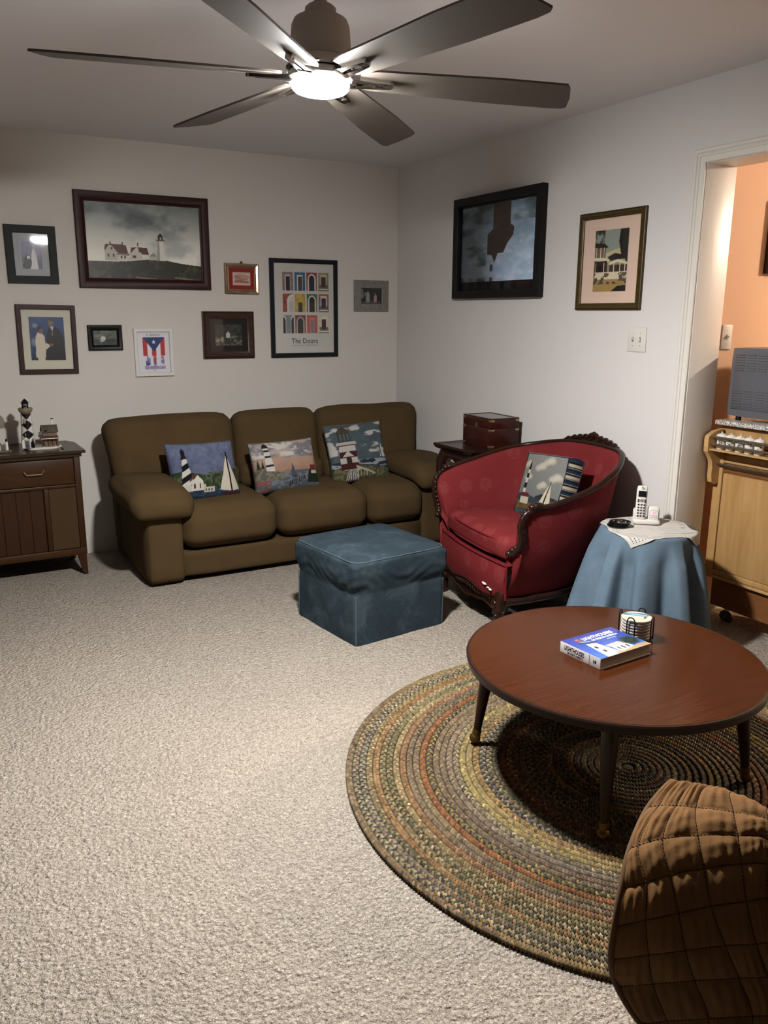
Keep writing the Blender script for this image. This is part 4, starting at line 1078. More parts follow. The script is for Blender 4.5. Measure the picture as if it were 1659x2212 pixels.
cv.blend((cv.V < 0.34+0.02*np.sin(cv.U*9))*1.0, '37424a'); cv.blend(((cv.V < 0.33) & (cv.fbm(8, 26, 2, 42) > 0.55))*0.5, '5c6a70'); cv.poly('2d3332', [(0.50, 0.34), (0.64, 0.39), (0.85, 0.37), (1.0, 0.33), (1.0, 0.31), (0.5, 0.31)])
cv.poly('7a6038', [(0.0, 0.22), (0.20, 0.26), (0.50, 0.20), (0.62, 0.14), (0.0, 0.10)]); cv.blend((cv.inside([(0.0, 0.22), (0.20, 0.26), (0.50, 0.20), (0.62, 0.14), (0.0, 0.10)]) & (cv.fbm(20, 20, 2, 43) > 0.5))*0.6, '5a4a2c')
cv.poly('e0d8c8', [(0.14, 0.22), (0.22, 0.22), (0.20, 0.80), (0.16, 0.80)])
for a in (0.36, 0.52, 0.68): cv.blend((cv.inside([(0.13, 0.22), (0.23, 0.22), (0.205, 0.80), (0.155, 0.80)]) & (cv.V > a-0.08) & (cv.V < a))*1.0, '14141a')
cv.poly('14141a', [(0.15, 0.74), (0.21, 0.74), (0.20, 0.84), (0.18, 0.88), (0.16, 0.84)])
cv.rect('d8cdb8', 0.12, 0.20, 0.34, 0.30); cv.poly('6b2a2c', [(0.11, 0.30), (0.35, 0.30), (0.32, 0.37), (0.15, 0.37)])
cv.poly('e4d8bc', [(0.78, 0.58), (0.52, 0.06), (0.66, 0.05)]); cv.poly('ddd0b4', [(0.80, 0.56), (0.90, 0.08), (0.70, 0.05)]); cv.poly('1a1414', [(0.785, 0.60), (0.80, 0.60), (0.70, 0.04), (0.68, 0.04)])
u = cv.U*2-1; vv = cv.V*2-1
X = np.stack([u*cw/2, -cth/2-0.018*np.clip((1-u**2)*(1-vv**2), 0, 1)**0.5, chh/2+vv*chh/2], -1)
grid_mesh('front', X, M['paint_cloth'], cc, cols=cv.a, sharp=179)
X2 = X.copy(); X2[..., 1] *= -1; grid_mesh('back', X2, M['navy'], cc, sharp=179, flip=True)
nP = 480; per = 2*(cw+chh)
GX = np.zeros((nP, 7, 3)); GC = np.zeros((nP, 7, 3))
for i in range(nP):
    d = per*i/nP
    if d < cw: x, z = -cw/2+d, chh
    elif d < cw+chh: x, z = cw/2, chh-(d-cw)
    elif d < 2*cw+chh: x, z = cw/2-(d-cw-chh), 0
    else: x, z = -cw/2, d-2*cw-chh
    st = (d % 0.055)/0.055
    col = Canvas.c('d8cdb8') if st < 0.26 else Canvas.c('1a0f14') if st < 0.33 else Canvas.c('c9c0ae') if st < 0.37 else Canvas.c('1d2b40') if st < 0.62 else Canvas.c('2a3d52') if st < 0.80 else Canvas.c('c9c0ae') if st < 0.85 else Canvas.c('1a0f14')
    for j in range(7):
        q = j/6*2-1; b = 0.008*(1-q*q)
        nx = -1 if x <= -cw/2+1e-6 else 1 if x >= cw/2-1e-6 else 0; nz = 1 if z >= chh-1e-6 else -1 if z <= 1e-6 else 0
        GX[i, j] = (x+nx*b, q*cth/2, z+nz*b); GC[i, j] = col
grid_mesh('striped_side', GX, M['paint_cloth'], cc, cols=GC, sharp=179, close_u=True)
for q in (-1, 1):
    MB().tube([(-cw/2, q*cth/2, 0), (cw/2, q*cth/2, 0), (cw/2, q*cth/2, chh), (-cw/2, q*cth/2, chh)], 0.005, 6, closed=True).build('piping', M['navy'], cc, 60)
# ------------------------------------------------------------------ side table, cloth, doily, phone
STC = (2.765, 2.50); SR = 0.205; SZ = 0.545
M['pine'] = wood('plain_table_wood', '5a3d22', '6d4c2c', 0.5)
st_ = thing('side_table', 'small round side table hidden under a pale blue cloth', 'side table', (*STC, 0))
MB().lathe([(0, SZ-0.022), (SR-0.004, SZ-0.022), (SR-0.004, SZ-0.004), (0, SZ-0.004)], 48).build('table_top', M['pine'], st_)
for q in range(3):
    a = R(90+120*q); MB().tube([(0.10*math.cos(a), 0.10*math.sin(a), SZ-0.02), (0.15*math.cos(a), 0.15*math.sin(a), 0.0)], 0.012, 10).build('leg', M['pine'], st_)
M['blue_cloth'] = mk_denim('pale_blue_cotton', '50616f', '5b6c7b', '667786', 5.0)
NA, NZ = 260, 46
fold = np.random.default_rng(5)
kphase = [(10, 0.3, 1.0), (6, 1.1, 0.45), (15, 2.0, 0.35)]
X = np.zeros((NA, NZ+10, 3))
for i in range(NA):
    a = 2*math.pi*i/NA
    fsum = sum(w*math.sin(n*a+p+0.35*math.sin(2*a)) for n, p, w in kphase)
    fsum = 1.25*math.tanh(1.7*fsum)
    amp = 0.55+0.75*(0.5+0.5*math.cos(a-R(265)))
    hem = 0.075+0.022*math.sin(3*a+0.6)+0.01*math.sin(11*a)
    flare = 0.085+0.035*math.cos(a-R(140))
    for j in range(NZ+10):
        if j < 10: r = SR*(j/9)*0.985+0.0005; z = SZ
        else:
            q = (j-9)/NZ
            z = SZ-0.006*min(1, q*12)-(SZ-hem)*q**1.02
            r = SR*0.985+0.006*min(1, q*10)+flare*q**0.85+amp*fsum*(0.040*q**0.55)*min(1, q*4)
            lim = 0.245+0.35*max(0, -math.cos(a))
            if math.cos(a) > 0.2: r = min(r, (XB-0.012-STC[0])/math.cos(a)) if (math.sin(a)*r+STC[1] > DY1-0.02) else r
        X[i, j] = (r*math.cos(a), r*math.sin(a), z)
cl = thing('tablecloth', 'pale blue cloth draped in folds over the round side table', 'tablecloth', (*STC, 0))
grid_mesh('cloth', X, M['blue_cloth'], cl, sharp=179, close_u=True)
hemP = [tuple(X[i, -1]) for i in range(0, NA, 2)]
MB().tube(hemP, 0.003, 6, closed=True).build('hem', simple('pale_blue_hem', '667786', 0.9), cl, 60)
# lace doily
M['lace'] = simple('white_lace', 'bcb8b1', 0.95, bump=0.6, bscale=350, bdist=0.002)
nd = 84; sd = 0.375
do = thing('lace_doily', 'white lace doily with a pointed corner hanging over the blue cloth', 'doily', (*STC, SZ+0.0022), R(-20))
DX = np.zeros((nd, nd, 3))
for i in range(nd):
    for j in range(nd):
        x = (i/(nd-1)-0.5)*sd; y = (j/(nd-1)-0.5)*sd
        x += 0.012*math.sin(y*30); y += 0.010*math.sin(x*26+1)
        r = math.hypot(x, y); a = math.atan2(y, x)
        lim = SR+0.004
        if r > lim:
            d = r-lim; rr2 = lim+0.010*(1-math.exp(-d*60)); z = -d
        else: rr2 = r; z = 0.0006*math.sin(x*90)*math.sin(y*80)+0.0004
        DX[i, j] = (rr2*math.cos(a), rr2*math.sin(a), z)
I, J = np.meshgrid(np.arange(nd-1), np.arange(nd-1), indexing='ij')
edge = np.minimum(np.minimum(I, nd-2-I), np.minimum(J, nd-2-J))
hole = (edge > 1) & (edge < 17) & (I % 3 == 1) & (J % 2 == 1) & ~((edge > 8) & (edge < 11))
corner = ((I < 24) | (I > nd-26)) & ((J < 24) | (J > nd-26))
hole &= corner | (edge < 8)
grid_mesh('lace', DX, M['lace'], do, sharp=179, mask=~hole)
pr_ = thing('folded_paper', 'printed white paper sheet lying on the lace doily', 'paper', (STC[0]+0.055, STC[1]-0.085, SZ+0.0036), R(-20))
MB().box((0, 0, 0.0006), (0.17, 0.12, 0.0012)).build('sheet', simple('white_paper', 'bdbab4', 0.8), pr_)
m = MB()
for q in range(9):
    m.box((-0.01, -0.045+q*0.011, 0.0013), (0.10+0.03*math.sin(q*2.1), 0.0022, 0.0003))
m.build('printed_lines', simple('faint_print', 'a9a6a2', 0.8), pr_)
MB().box((0.062, 0.02, 0.0013), (0.02, 0.012, 0.0003)).build('printed_picture', simple('muted_print', '7b6360', 0.8), pr_)
# cordless phone
ph = thing('cordless_phone_base', 'white cordless phone charging base with answering machine panel', 'phone base', (2.805, 2.555, SZ+0.0035), R(-40))
def phb(poly, x0, x1, name, mat, parent, bev=0):
    return MB().prism(poly, x1-x0, Matrix.Translation((x0, 0, 0)) @ Matrix(((0, 0, 1, 0), (1, 0, 0, 0), (0, 1, 0, 0), (0, 0, 0, 1)))).build(name, mat, parent)
MB().rbox((0.0, 0.005, 0.012), (0.118, 0.085, 0.024), 0.010, 5).build('base', M['white_plastic'], ph, 60)
MB().rbox((-0.028, 0.012, 0.038), (0.054, 0.045, 0.060), 0.010, 5, mtx=Matrix.Rotation(R(-10), 4, 'X')).build('cradle', M['white_plastic'], ph, 60)
ap = MB().rbox((0.033, 0.006, 0.042), (0.050, 0.042, 0.074), 0.011, 6, mtx=Matrix.Rotation(R(-12), 4, 'X')).build('answering_panel', M['white_plastic'], ph, 60)
rt = Matrix.Translation((0.033, 0.006, 0.042)) @ Matrix.Rotation(R(-12), 4, 'X')
MB().rbox((0, 0, 0), (0.040, 0.004, 0.052), 0.0018, 4).build('panel_bezel', M['grey_plastic'], ap, 60).matrix_local = rt @ Matrix.Translation((0, -0.0205, -0.008))
red = Nodes('red_led'); red.col('ff6a7a'); red.b.inputs['Emission Color'].default_value = (1, 0.12, 0.22, 1); red.set(emis=2.2)
MB().box((0, 0, 0), (0.034, 0.001, 0.046), 0.0004).build('panel_face', M['white_plastic'], ap).matrix_local = rt @ Matrix.Translation((0, -0.0226, -0.008))
MB().rbox((0, 0, 0), (0.012, 0.002, 0.010), 0.0008, 3).build('lit_display', red.m, ap).matrix_local = rt @ Matrix.Translation((0, -0.0234, 0.007))
for (bx, bz) in ((-0.010, -0.006), (0, -0.006), (0.010, -0.006), (-0.010, -0.014), (0, -0.014), (0.010, -0.014), (-0.007, -0.024), (0.007, -0.024)):
    MB().box((0, 0, 0), (0.007, 0.0016, 0.004), 0.0005).build('button', M['grey_plastic'], ap).matrix_local = rt @ Matrix.Translation((bx, -0.0232, bz))
hs = thing('cordless_handset', 'white cordless handset with dark keys standing in its charging base', 'phone', (0, 0, 0))
hm_ = Matrix.Translation((2.805, 2.555, SZ+0.0035)) @ Matrix.Rotation(R(-40), 4, 'Z') @ Matrix.Translation((-0.028, -0.018, 0.016)) @ Matrix.Rotation(R(-10), 4, 'X') @ Matrix.Rotation(R(2), 4, 'Y')
hs.location = hm_.to_translation(); hs.rotation_euler = hm_.to_euler()
MB().rbox((0, 0, 0.078), (0.047, 0.026, 0.160), 0.010, 7, (0, 0.003, 0)).build('body', M['white_plastic'], hs, 60)
MB().box((0, -0.0158, 0.121), (0.034, 0.003, 0.027), 0.001).build('screen', simple('dark_screen', '16181a', 0.15), hs)
MB().lathe([(0, 0), (0.006, 0), (0.006, 0.002), (0.0045, 0.002), (0.0045, 0.0008), (0, 0.0008)], 16, mtx=Matrix.Translation((0, -0.0150, 0.148)) @ Matrix.Rotation(R(90), 4, 'X')).build('earpiece', M['grey_plastic'], hs)
MB().rbox((0, -0.0158, 0.091), (0.015, 0.003, 0.013), 0.0014, 3).build('navigation_key', M['ink_g'], hs, 60)
key = None
dk = simple('charcoal_keys', '35343a', 0.5)
for (bx, bz) in [(-0.0145, 0.094), (0.0145, 0.094), (-0.0145, 0.086), (0.0145, 0.086)]+[((c-1)*0.0125, 0.072-r*0.0125) for r in range(5) for c in range(3)]:
    if key is None: q = key = MB().box((0, 0, 0), (0.0082, 0.0024, 0.0068), 0.0008).build('key', dk, hs)
    else: q = bpy.data.objects.new('key', key.data); COL.objects.link(q); q.parent = hs
    q.location = (bx, -0.0160, bz)
for i in range(3):
    c = thing('glass_coaster', ['lowest dark glass coaster of the small stack beside the phone', 'middle dark glass coaster of the small stack beside the phone', 'topmost dark glass coaster with silver ring beside the phone'][i], 'coaster', (2.655+0.004*i, 2.575-0.003*i, SZ+0.004+i*0.0085), 0, 'dark glass coasters on the doily')
    MB().lathe([(0, 0), (0.044, 0), (0.047, 0.003), (0.047, 0.006), (0.040, 0.0078), (0.036, 0.0055), (0, 0.0055)], 40).build('disc', simple('smoked_glass', '17181a', 0.08, 0.3), c)
    if i == 2:
        MB().lathe([(0.026, 0.0055), (0.024, 0.010), (0.016, 0.010), (0.014, 0.0055)], 28).build('raised_ring', M['chrome'], c)
        for q in range(3): MB().ball((0.03*math.cos(q*2.1+0.4), 0.03*math.sin(q*2.1+0.4), 0.0062), (0.007, 0.007, 0.002), 10, 6).build('silver_dot', M['chrome'], c)

# ------------------------------------------------------------------ dark carved end table and wooden chest
M['ebony'] = simple('dark_rosewood', '1d0f0c', 0.25, c2='2a1611', nscale=25)
EX0, EX1, EY0, EY1, EZ = 2.615, 3.005, 3.660, 4.03, 0.728
et = thing('end_table', 'dark carved rosewood end table between the sofa and red armchair', 'end table', ((EX0+EX1)/2, (EY0+EY1)/2, 0))
hx_, hy_ = (EX1-EX0)/2, (EY1-EY0)/2
MB().box((0, 0, EZ-0.010), (hx_*2-0.03, hy_*2-0.03, 0.016)).build('table_top', M['ebony'], et)
m = MB()
for (a, b, s) in ((-hx_, -hy_, 0), ):
    lip = [(0.0, EZ-0.026), (-0.012, EZ-0.010), (-0.014, EZ+0.006), (0.004, EZ+0.006), (0.03, EZ-0.001), (0.03, EZ-0.03)]
    loops = [[(-hx_-o[0]*-1*-1, 0)] for o in lip]
pr2 = [(0.016, EZ-0.030), (0.004, EZ-0.024), (-0.006, EZ-0.008), (-0.004, EZ+0.004), (0.008, EZ+0.004), (0.030, EZ-0.002)]
V = []
for d, z in pr2: V += [(-hx_+d, -hy_+d, z), (hx_-d, -hy_+d, z), (hx_-d, hy_-d, z), (-hx_+d, hy_-d, z)]
Fc = [(i*4+k_, i*4+(k_+1) % 4, (i+1)*4+(k_+1) % 4, (i+1)*4+k_) for i in range(len(pr2)-1) for k_ in range(4)]
m = MB(); m.add(V, Fc); fix_normals(m.build('raised_lip', M['ebony'], et))
for k_ in range(4):
    half = hx_ if k_ % 2 == 0 else hy_; off = hy_ if k_ % 2 == 0 else hx_
    up = [(-half+0.03, 0), (half-0.03, 0)]; n_ = 40
    lo = [(x, -0.055-0.03*abs(x/(half-0.03))**3-0.012*math.cos(x*55)*(abs(x) < half*0.7)) for x in np.linspace(half-0.03, -half+0.03, n_)]
    m = MB(); m.prism(up+lo, 0.018, Matrix.Rotation(k_*math.pi/2, 4, 'Z') @ Matrix.Translation((0, -off+0.045, EZ-0.028)) @ Matrix.Rotation(R(90), 4, 'X'))
    mt = Matrix.Rotation(k_*math.pi/2, 4, 'Z')
    for x in np.linspace(-half*0.7, half*0.7, 9):
        b = MB(); b.ball((x, -off+0.024, EZ-0.062), (0.014, 0.006, 0.010), 8, 6); m.add([tuple(mt @ Vector(v_)) for v_ in b.v], b.f)
    m.build('carved_apron', M['ebony'], et)
for sx_ in (-1, 1):
    for sy_ in (-1, 1):
        pth = [(sx_*(hx_-d), sy_*(hy_-d), z) for d, z in ((0.05, EZ-0.03), (0.030, EZ-0.10), (0.028, EZ-0.17), (0.050, EZ-0.30), (0.062, 0.25), (0.058, 0.10), (0.035, 0.03), (0.030, 0.0))]
        MB().tube(pth, [0.030, 0.032, 0.028, 0.020, 0.017, 0.018, 0.024, 0.020], 14).build('leg', M['ebony'], et, 60)
MB().box((0, 0, 0.22), (hx_*2-0.12, hy_*2-0.12, 0.014), 0.004).build('shelf', M['ebony'], et)
M['chestw'] = wood('polished_mahogany', '2a100b', '37160f', 0.25, (1.5, 12, 12))
bx = thing('wooden_chest', 'brass-cornered mahogany chest with a glass-topped lid on the end table', 'chest', (2.876, 3.838, EZ-0.0015), R(-2))
BX, BY, BZ = 0.195, 0.285, 0.170
MB().b2((-BX/2, -BY/2, 0), (BX/2, BY/2, BZ*0.66), 0.002).build('box', M['chestw'], bx)
lid = MB().b2((-BX/2, -BY/2, BZ*0.665), (BX/2, BY/2, BZ-0.004), 0.002).build('lid', M['chestw'], bx)
m = MB(); w_ = 0.016
m.b2((-BX/2, -BY/2, BZ-0.004), (BX/2, -BY/2+w_, BZ)); m.b2((-BX/2, BY/2-w_, BZ-0.004), (BX/2, BY/2, BZ)); m.b2((-BX/2, -BY/2+w_, BZ-0.004), (-BX/2+w_, BY/2-w_, BZ)); m.b2((BX/2-w_, -BY/2+w_, BZ-0.004), (BX/2, BY/2-w_, BZ)); m.build('lid_rim', M['chestw'], lid)
MB().b2((-BX/2+w_, -BY/2+w_, BZ-0.004), (BX/2-w_, BY/2-w_, BZ-0.002)).build('glass_inlay', simple('glass_inlay', '55504c', 0.06, 0.4), lid)
bc = simple('brass_corner', 'a8926a', 0.3, 0.9)
for (sx_, sy_) in ((-1, -1), (1, -1), (-1, 1), (1, 1)):
    for z in (0.010, BZ*0.60, BZ-0.014):
        m = MB(); m.box((sx_*(BX/2-0.012), sy_*(BY/2+0.0004), z), (0.026, 0.0016, 0.012), 0.0006); m.box((sx_*(BX/2+0.0004), sy_*(BY/2-0.012), z), (0.0016, 0.026, 0.012), 0.0006); m.build('corner_plate', bc, bx)
MB().rbox((-BX/2-0.001, 0.0, BZ*0.72), (0.004, 0.016, 0.026), 0.0018, 3).build('latch', bc, bx)

# ------------------------------------------------------------------ kitchen: cart, jars, toaster oven, wall plate
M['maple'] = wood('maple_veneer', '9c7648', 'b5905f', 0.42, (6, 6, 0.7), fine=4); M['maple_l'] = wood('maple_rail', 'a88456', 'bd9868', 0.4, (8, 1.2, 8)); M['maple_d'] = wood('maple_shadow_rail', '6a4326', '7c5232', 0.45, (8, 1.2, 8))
k = Nodes('speckled_granite'); v = k.coord(); vo = k.voronoi(260, v); n_ = k.noise(180, 2, 0.5, v)
k.col(k.ramp(k.math('ADD', k.math('MULTIPLY', vo.outputs['Distance'], 0.6), k.math('MULTIPLY', n_, 0.6)), [(0.42, '151413'), (0.52, '4d4a46'), (0.60, 'b7b2aa'), (0.72, 'd6d2ca')])); k.set(rough=0.2); M['granite'] = k.m
KX, KY1 = 3.51, 2.764
ca = thing('kitchen_cart', 'maple rolling kitchen cart with granite top and spice shelf', 'kitchen cart', (KX+0.22, KY1-0.42, 0), R(0))
def K(x, y, z): return (x-KX-0.22, y-KY1+0.42, z)
KL = KY1-0.84
FZ = -0.1205
MB().b2(K(KX+0.012, KL, 0.17), K(KX+0.44, KY1, 0.925)).build('body', M['maple'], ca)
MB().b2(K(KX-0.002, KL+0.03, 0.185), K(KX+0.014, KY1-0.052, 0.690), 0.002).build('back_panel', M['maple'], ca)
MB().b2(K(KX-0.008, KY1-0.048, 0.135), K(KX+0.02, KY1, 0.86), 0.003).build('post', M['maple'], ca)
MB().b2(K(KX-0.008, KL, 0.135), K(KX+0.02, KL+0.048, 0.86), 0.003).build('post', M['maple'], ca)
MB().b2(K(KX-0.006, KL+0.04, 0.135), K(KX+0.02, KY1-0.03, 0.150), 0.003).build('bottom_rail', M['maple_l'], ca)
MB().b2(K(KX-0.004, KL+0.04, 0.153), K(KX+0.02, KY1-0.03, 0.183), 0.003).build('bottom_rail', M['maple'], ca)
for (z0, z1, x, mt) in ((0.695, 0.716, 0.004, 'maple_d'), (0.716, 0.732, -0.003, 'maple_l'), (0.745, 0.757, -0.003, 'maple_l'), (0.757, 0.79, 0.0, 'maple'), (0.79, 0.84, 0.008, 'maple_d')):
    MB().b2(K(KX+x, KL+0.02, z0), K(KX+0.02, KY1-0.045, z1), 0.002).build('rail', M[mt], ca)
MB().b2(K(KX-0.03, KL-0.03, 0.935), K(KX+0.47, KY1+0.008, 0.958), 0.003).build('granite_top', M['granite'], ca)
# spice shelf bracket
bp = [(0.0, 0.64), (-0.030, 0.632), (-0.052, 0.645), (-0.060, 0.680), (-0.058, 0.72), (-0.064, 0.755), (-0.090, 0.79), (-0.104, 0.805), (-0.106, 0.87), (-0.100, 0.885), (-0.06, 0.905), (0.0, 0.915)]
for y in (KY1-0.004, KL+0.028):
    MB().prism(bp, 0.026, Matrix.Translation(K(KX-0.006, y, 0)) @ Matrix.Rotation(R(90), 4, 'X')).build('shelf_bracket', M['maple_l'], ca)
MB().b2(K(KX-0.100, KL, 0.812), K(KX-0.006, KY1-0.028, 0.820), 0.002).build('spice_shelf', M['maple_l'], ca)
for z in (0.845, 0.882): MB().tube([K(KX-0.098, KY1-0.02, z), K(KX-0.098, KL+0.02, z)], 0.006, 10).build('shelf_rod', simple('dark_rod', '54473a', 0.4), ca)
MB().tube([K(KX-0.03, KY1-0.02, 0.738), K(KX-0.03, KL+0.02, 0.738)], 0.006, 10).build('towel_bar', simple('steel_bar', '6a625c', 0.3, 0.7), ca)
for (x, y) in ((KX+0.075, KY1-0.10), (KX+0.075, KL+0.10), (KX+0.36, KY1-0.10), (KX+0.36, KL+0.10)):
    m = MB(); c = K(x, y, 0.040+FZ)
    m.lathe([(0.012, -0.011), (0.034, -0.011), (0.037, -0.006), (0.037, 0.006), (0.034, 0.011), (0.012, 0.011)], 24, mtx=Matrix.Translation(c) @ Matrix.Rotation(R(68), 4, 'Y'))
    w_ = m.build('caster', simple('clear_caster_wheel', '55504a', 0.25), ca)
    m = MB(); m.box((c[0], c[1], c[2]+0.03), (0.03, 0.012, 0.06), 0.003); m.lathe([(0, 0.055), (0.03, 0.055), (0.03, 0.065), (0, 0.065)], 16, c); m.build('fork', simple('caster_fork', '8a8578', 0.35, 0.6), w_)
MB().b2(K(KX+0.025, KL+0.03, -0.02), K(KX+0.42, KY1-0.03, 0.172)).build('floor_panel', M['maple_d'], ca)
def nearer(o, s=0.93): o.location = Vector((0, 0, CAM_H))+(o.location-Vector((0, 0, CAM_H)))*s; o.scale = (s, s, s)
nearer(ca)
# spice jars
M['porc'] = simple('white_porcelain', 'd5d2cb', 0.2); M['porc_print'] = simple('grey_transfer_print', '5d6468', 0.3)
JY = [2.702-i*0.0535 for i in range(5)]
prints = ['a dark bird', 'a grey ship', 'pale grass', 'a faint boat', 'a grey ribbon']
j0 = None
jlab = ['white porcelain jar with a dark bird motif, at the shelf bracket end', 'white porcelain jar with a grey clustered motif, second from the shelf bracket', 'white porcelain jar with pale grass motif, third from the shelf bracket', 'plain white porcelain jar, fourth from the shelf bracket', 'white porcelain jar with a short grey dash, fifth from the shelf bracket']
for i, y in enumerate(JY):
    j = thing('porcelain_jar', jlab[i], 'jar', (KX-0.055, y, 0.820), 0, 'porcelain jars on the spice shelf')
    bd_ = MB().lathe([(0, 0), (0.020, 0), (0.022, 0.003), (0.022, 0.058), (0.020, 0.061), (0, 0.061)], 24).build('body', M['porc'], j)
    ld = MB().lathe([(0.021, 0.060), (0.0270, 0.062), (0.0270, 0.0655), (0.0245, 0.070), (0.017, 0.0755), (0.006, 0.079), (0, 0.0795)], 24).build('lid', M['porc'], j)
    MB().ball((0, 0, 0.0825), (0.0042, 0.0042, 0.005), 10, 6).build('knob', M['porc'], ld)
    m = MB(); rg = np.random.default_rng(60+i)
    for q in range((7, 6, 8, 3, 2)[i]):
        a = math.pi+0.55+rg.normal(0, 0.28); m.box((0.0221*math.cos(a), 0.0221*math.sin(a), 0.032+rg.normal(0, 0.006)), (0.001, 0.005+0.004*rg.random(), 0.003+0.004*rg.random()), rot=(0, 0, a))
    m.build('motif', M['porc_print'], bd_); nearer(j)
# toaster oven, its back to the camera
M['steelgrey'] = simple('grey_enamel', '595a5f', 0.4, 0.0)
TX0, TY1, TZ0, TZ1 = 3.545, 2.765, 0.974, 1.318
to = thing('toaster_oven', 'grey toaster oven with louvred back panel standing on the granite cart', 'toaster oven', (TX0+0.17, TY1-0.255, 0.958), R(2))
MB().rbox((0, 0, (TZ0+TZ1)/2-0.958), (0.34, 0.51, TZ1-TZ0), 0.016, 5).build('body', M['steelgrey'], to, 60)
m = MB(); fr = 0.03; w_ = 0.004
bpn = MB().rbox((-0.1705, 0, (TZ0+TZ1)/2-0.958+0.004), (0.008, 0.46, TZ1-TZ0-0.075), 0.0035, 5).build('back_panel', M['steelgrey'], to, 60)
lv = None; lvs = simple('louvre_shadow', '3b3c3f', 0.5)
for (z0, nr) in ((1.282, 7), (1.108, 7)):
    for c in range(6):
        y = 0.198-c*0.0605
        for r_ in range(nr):
            blk = (z0 > 1.2 and c in (3, 4))
            if lv is None: q = lv = MB().rbox((0, 0, 0), (0.006, 0.050, 0.0052), 0.0024, 3).build('louvre', M['steelgrey'], bpn, 60)
            elif blk: q = MB().box((0, 0, 0), (0.004, 0.048, 0.0062), 0.001).build('vent_slot', M['dark_gap'], bpn)
            else: q = bpy.data.objects.new('louvre', lv.data); COL.objects.link(q); q.parent = bpn
            q.location = (-0.1755, y, z0-0.958-r_*0.0125)
for (x, y) in ((-0.14, 0.2), (0.14, 0.2), (-0.14, -0.2), (0.14, -0.2)): MB().lathe([(0.014, 0), (0.014, 0.02), (0, 0.02)], 14, (x, y, 0)).build('foot', M['black'], to)
nearer(to)
# wall plates
def plate(name, label, w, h, loc, rotz, n):
    t = thing(name, label, 'light switch', loc, rotz)
    MB().box((0, -0.003, 0), (w, 0.006, h), 0.0028).build('plate', M['white_plastic'], t)
    for i in range(n):
        x = (i-(n-1)/2)*0.046
        MB().box((x, -0.0062, 0), (0.010, 0.001, 0.025)).build('slot', simple('slot_shadow', '8b8780', 0.6) if i == 0 else bpy.data.materials['slot_shadow'], t)
        MB().box((x, -0.011, 0.004 if i == 0 else -0.004), (0.0085, 0.013, 0.011), 0.002, rot=(R(25 if i == 0 else -25), 0, 0)).build('toggle', M['white_plastic'], t)
        for z in (-0.030, 0.030): MB().lathe([(0, 0), (0.003, 0), (0.002, 0.001), (0, 0.001)], 10, mtx=Matrix.Translation((x, -0.0058, z)) @ Matrix.Rotation(R(90), 4, 'X')).build('screw', M['grey_plastic'], t)
    return t
plate('light_switch', 'white double light switch plate on the white wall beside the doorway', 0.117, 0.116, (XB, 2.898, 1.354), R(-90), 2)
plate('light_switch', 'white single light switch plate on the orange kitchen wall', 0.069, 0.114, (3.357, YO, 1.368), 0, 1)
fp = thing('kitchen_picture', 'dark framed picture on the orange kitchen wall', 'picture', (3.752, YO, 1.828))
MB().box((0, -0.01, 0), (0.36, 0.02, 0.33), 0.004).build('frame', simple('dark_brown_frame', '2a150c', 0.35), fp)
MB().box((0, -0.0205, 0), (0.29, 0.002, 0.26)).build('print', simple('muted_sepia', '6b5638', 0.5, c2='8f7a55', nscale=20), fp)
# ------------------------------------------------------------------ pictures on the walls
M['mat_w'] = simple('white_mat_board', 'c6c1b2', 0.8); M['mat_g'] = simple('grey_mat_board', 'b0b1b4', 0.7); M['mat_pink'] = simple('blush_mat_board', 'cbb3a3', 0.8); M['mat_k'] = simple('black_mat_board', '1c1a1a', 0.7); M['mat_red'] = simple('red_mat_board', '8f2219', 0.7)
M['cherryfr'] = wood('dark_cherry_frame', '250c0a', '33120f', 0.45, (8, 8, 8)); M['blackfr'] = simple('black_frame', '0a0a0b', 0.5); M['navyfr'] = simple('blue_black_frame', '0a1018', 0.5); M['whitefr'] = simple('white_frame', 'd6d3d0', 0.4); M['charfr'] = simple('charcoal_frame', '171b1c', 0.6)
M['goldfr'] = simple('tarnished_gilt_frame', '9c8064', 0.25, 0.8, c2='c0aa94', nscale=12); M['brownfr'] = wood('brown_moulded_frame', '33211a', '4b342b', 0.35, (8, 8, 8)); M['pewter'] = simple('pewter_frame', '7b7871', 0.5, 0.35, c2='8b887f', nscale=50, bump=0.6, bscale=70, bdist=0.004); M['olivefr'] = wood('olive_gilt_frame', '33280f', '4a3b18', 0.35, (8, 8, 8))
gk = Nodes('picture_glass')
mixn = gk.new('ShaderNodeMixShader'); fr_ = gk.new('ShaderNodeFresnel'); fr_.inputs[0].default_value = 1.45; tr_ = gk.new('ShaderNodeBsdfTransparent'); gl_ = gk.new('ShaderNodeBsdfGlossy'); gl_.inputs['Roughness'].default_value = 0.03
gk.link(fr_.outputs[0], mixn.inputs[0]); gk.link(tr_.outputs[0], mixn.inputs[1]); gk.link(gl_.outputs[0], mixn.inputs[2]); gk.link(mixn.outputs[0], gk.n['Material Output'].inputs[0])
M['glass'] = gk.m
FRAMES = {'flat': lambda fw, d: [(0, 0), (0, d*0.9), (0.002, d), (fw-0.002, d), (fw, d*0.9), (fw, 0.004)],
          'bevel': lambda fw, d: [(0, 0), (0, d*0.75), (0.004, d*0.95), (fw*0.25, d), (fw*0.62, d*0.82), (fw*0.8, d*0.55), (fw*0.86, d*0.62), (fw, d*0.5), (fw, 0.004)],
          'steps': lambda fw, d: [(0, 0), (0, d*0.55), (fw*0.12, d*0.62), (fw*0.15, d*0.5), (fw*0.3, d*0.75), (fw*0.42, d), (fw*0.6, d*0.95), (fw*0.66, d*0.7), (fw*0.85, d*0.6), (fw, d*0.45), (fw, 0.004)]}
